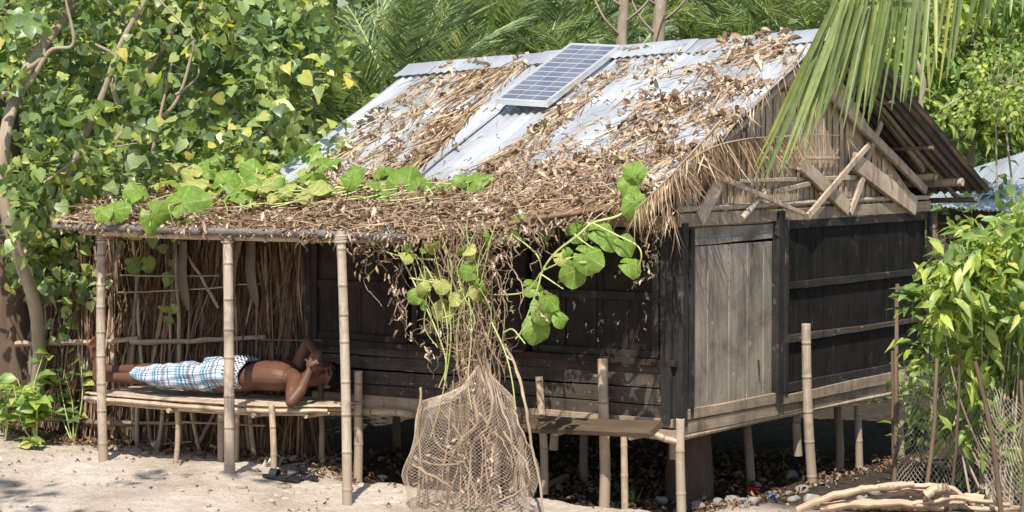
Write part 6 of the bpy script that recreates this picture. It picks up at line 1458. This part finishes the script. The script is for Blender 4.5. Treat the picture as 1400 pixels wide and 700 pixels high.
def ground_litter():
    mb = MB(); n = 2600; u = rng.uniform(-.4, 2.9, n); v = rng.uniform(-.25, 3.2, n); p = H(0, 0, 0) + u[:, None] * U + v[:, None] * V; p[:, 2] = gz(p[:, 0], p[:, 1]) + rng.uniform(.003, .03, n)
    scatter(mb, CRUMP, p, rng.normal(0, 1, (n, 3)) * np.array([1, 1, .3]), Z + rng.normal(0, .5, (n, 3)), rng.uniform(.02, .06, n))
    n = 1400; u = rng.uniform(2.3, 6, n); v = rng.normal(-.12, .14, n); p = H(0, 0, 0) + u[:, None] * U + v[:, None] * V; p[:, 2] = gz(p[:, 0], p[:, 1]) + rng.uniform(.003, .03, n)
    scatter(mb, CRUMP, p, rng.normal(0, 1, (n, 3)) * np.array([1, 1, .3]), Z + rng.normal(0, .5, (n, 3)), rng.uniform(.025, .065, n))
    n = 240; x = rng.uniform(-3.9, 1.6, n); y = rng.uniform(13.3, 15.9, n); p = np.stack([x, y, gz(x, y) + .006], -1); scatter(mb, CRUMP, p, rng.normal(0, 1, (n, 3)) * np.array([1, 1, .1]), Z + rng.normal(0, .2, (n, 3)), rng.uniform(.012, .04, n))
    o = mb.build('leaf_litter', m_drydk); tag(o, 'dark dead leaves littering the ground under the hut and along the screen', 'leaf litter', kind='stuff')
    mb = MB(); n = 420; x = rng.uniform(-4, 3, n); y = rng.uniform(13.2, 16, n); r_ = .003 + .012 * rng.uniform(0, 1, n) ** 3
    for a, b2, c in zip(x, y, r_): ball(mb, (a, b2, float(gz(a, b2)) + c * .4), c, None, 5, 4, .3)
    o = mb.build('pebbles', m_stone); tag(o, 'small pebbles and clods on the bare yard', 'pebbles', kind='stuff')
ground_litter()
def clods():
    mb = MB()
    for i in range(46):
        px = rng.uniform(330, 700); py = rng.uniform(655, 690); g = on_ground(px, py); s = rng.uniform(.012, .04); ball(mb, g, (s * 1.5, s, s * .5), None, 8, 5, .3)
    o = mb.build('earth_clods', bpy.data.materials['dusty_soil']); tag(o, 'low clods of pale earth beside the porch posts', 'earth clods', kind='stuff')
clods()
def sc(mb, px, py, s): 
    g = on_ground(px, py) + Z * .012; P_, Fc = T_crump(int(px), 4, .4, .3); x = rng.normal(0, 1, 3); scatter(mb, [(P_, Fc)], [g], [x * np.array([1, 1, .2])], [Z], s); return mb
for (px, py, s, mt, lab) in ((212, 617, .09, m_plasw, 'crumpled white plastic scrap on the ground under the bed'), (241, 634, .03, m_plasr, 'tiny red scrap at the foot of the front bed leg'), (408, 656, .035, m_plasw, 'small white scrap beside the sandals'), (372, 640, .08, m_plasw, 'pale plastic bag lying behind the sandals'), (2, 634, .06, m_plasw, 'white scrap on the ground at the left edge'), (1050, 688, .06, m_plasb, 'blue plastic scrap between the stones under the gable'), (1022, 695, .05, m_plasw, 'white plastic scrap among the stones under the gable'), (1040, 675, .10, m_plasr, 'dull red cloth scrap in the shade beside the stump')):
    tag(sc(MB(), px, py, s).build('plastic_scrap', mt), lab, 'litter')
g = on_ground(867, 694); mb = MB(); k = 7; scatter(mb, [T_strip(.03, .1, 5, .5)], np.repeat(g[None], k, 0), Z + rng.normal(0, .25, (k, 3)), np.array([0, -1, 0]) + rng.normal(0, .4, (k, 3)), rng.uniform(.1, .24, k)); tag(mb.build('grass_tuft', m_grass), 'single small tuft of grass blades by the bench leg', 'grass tuft')
for o in [ob for ob in bpy.data.objects if ob.type == 'MESH' and ob.data.users == 0]: pass
print('OBJS', len(bpy.data.objects), 'VERTS', sum(len(m.vertices) for m in bpy.data.meshes))
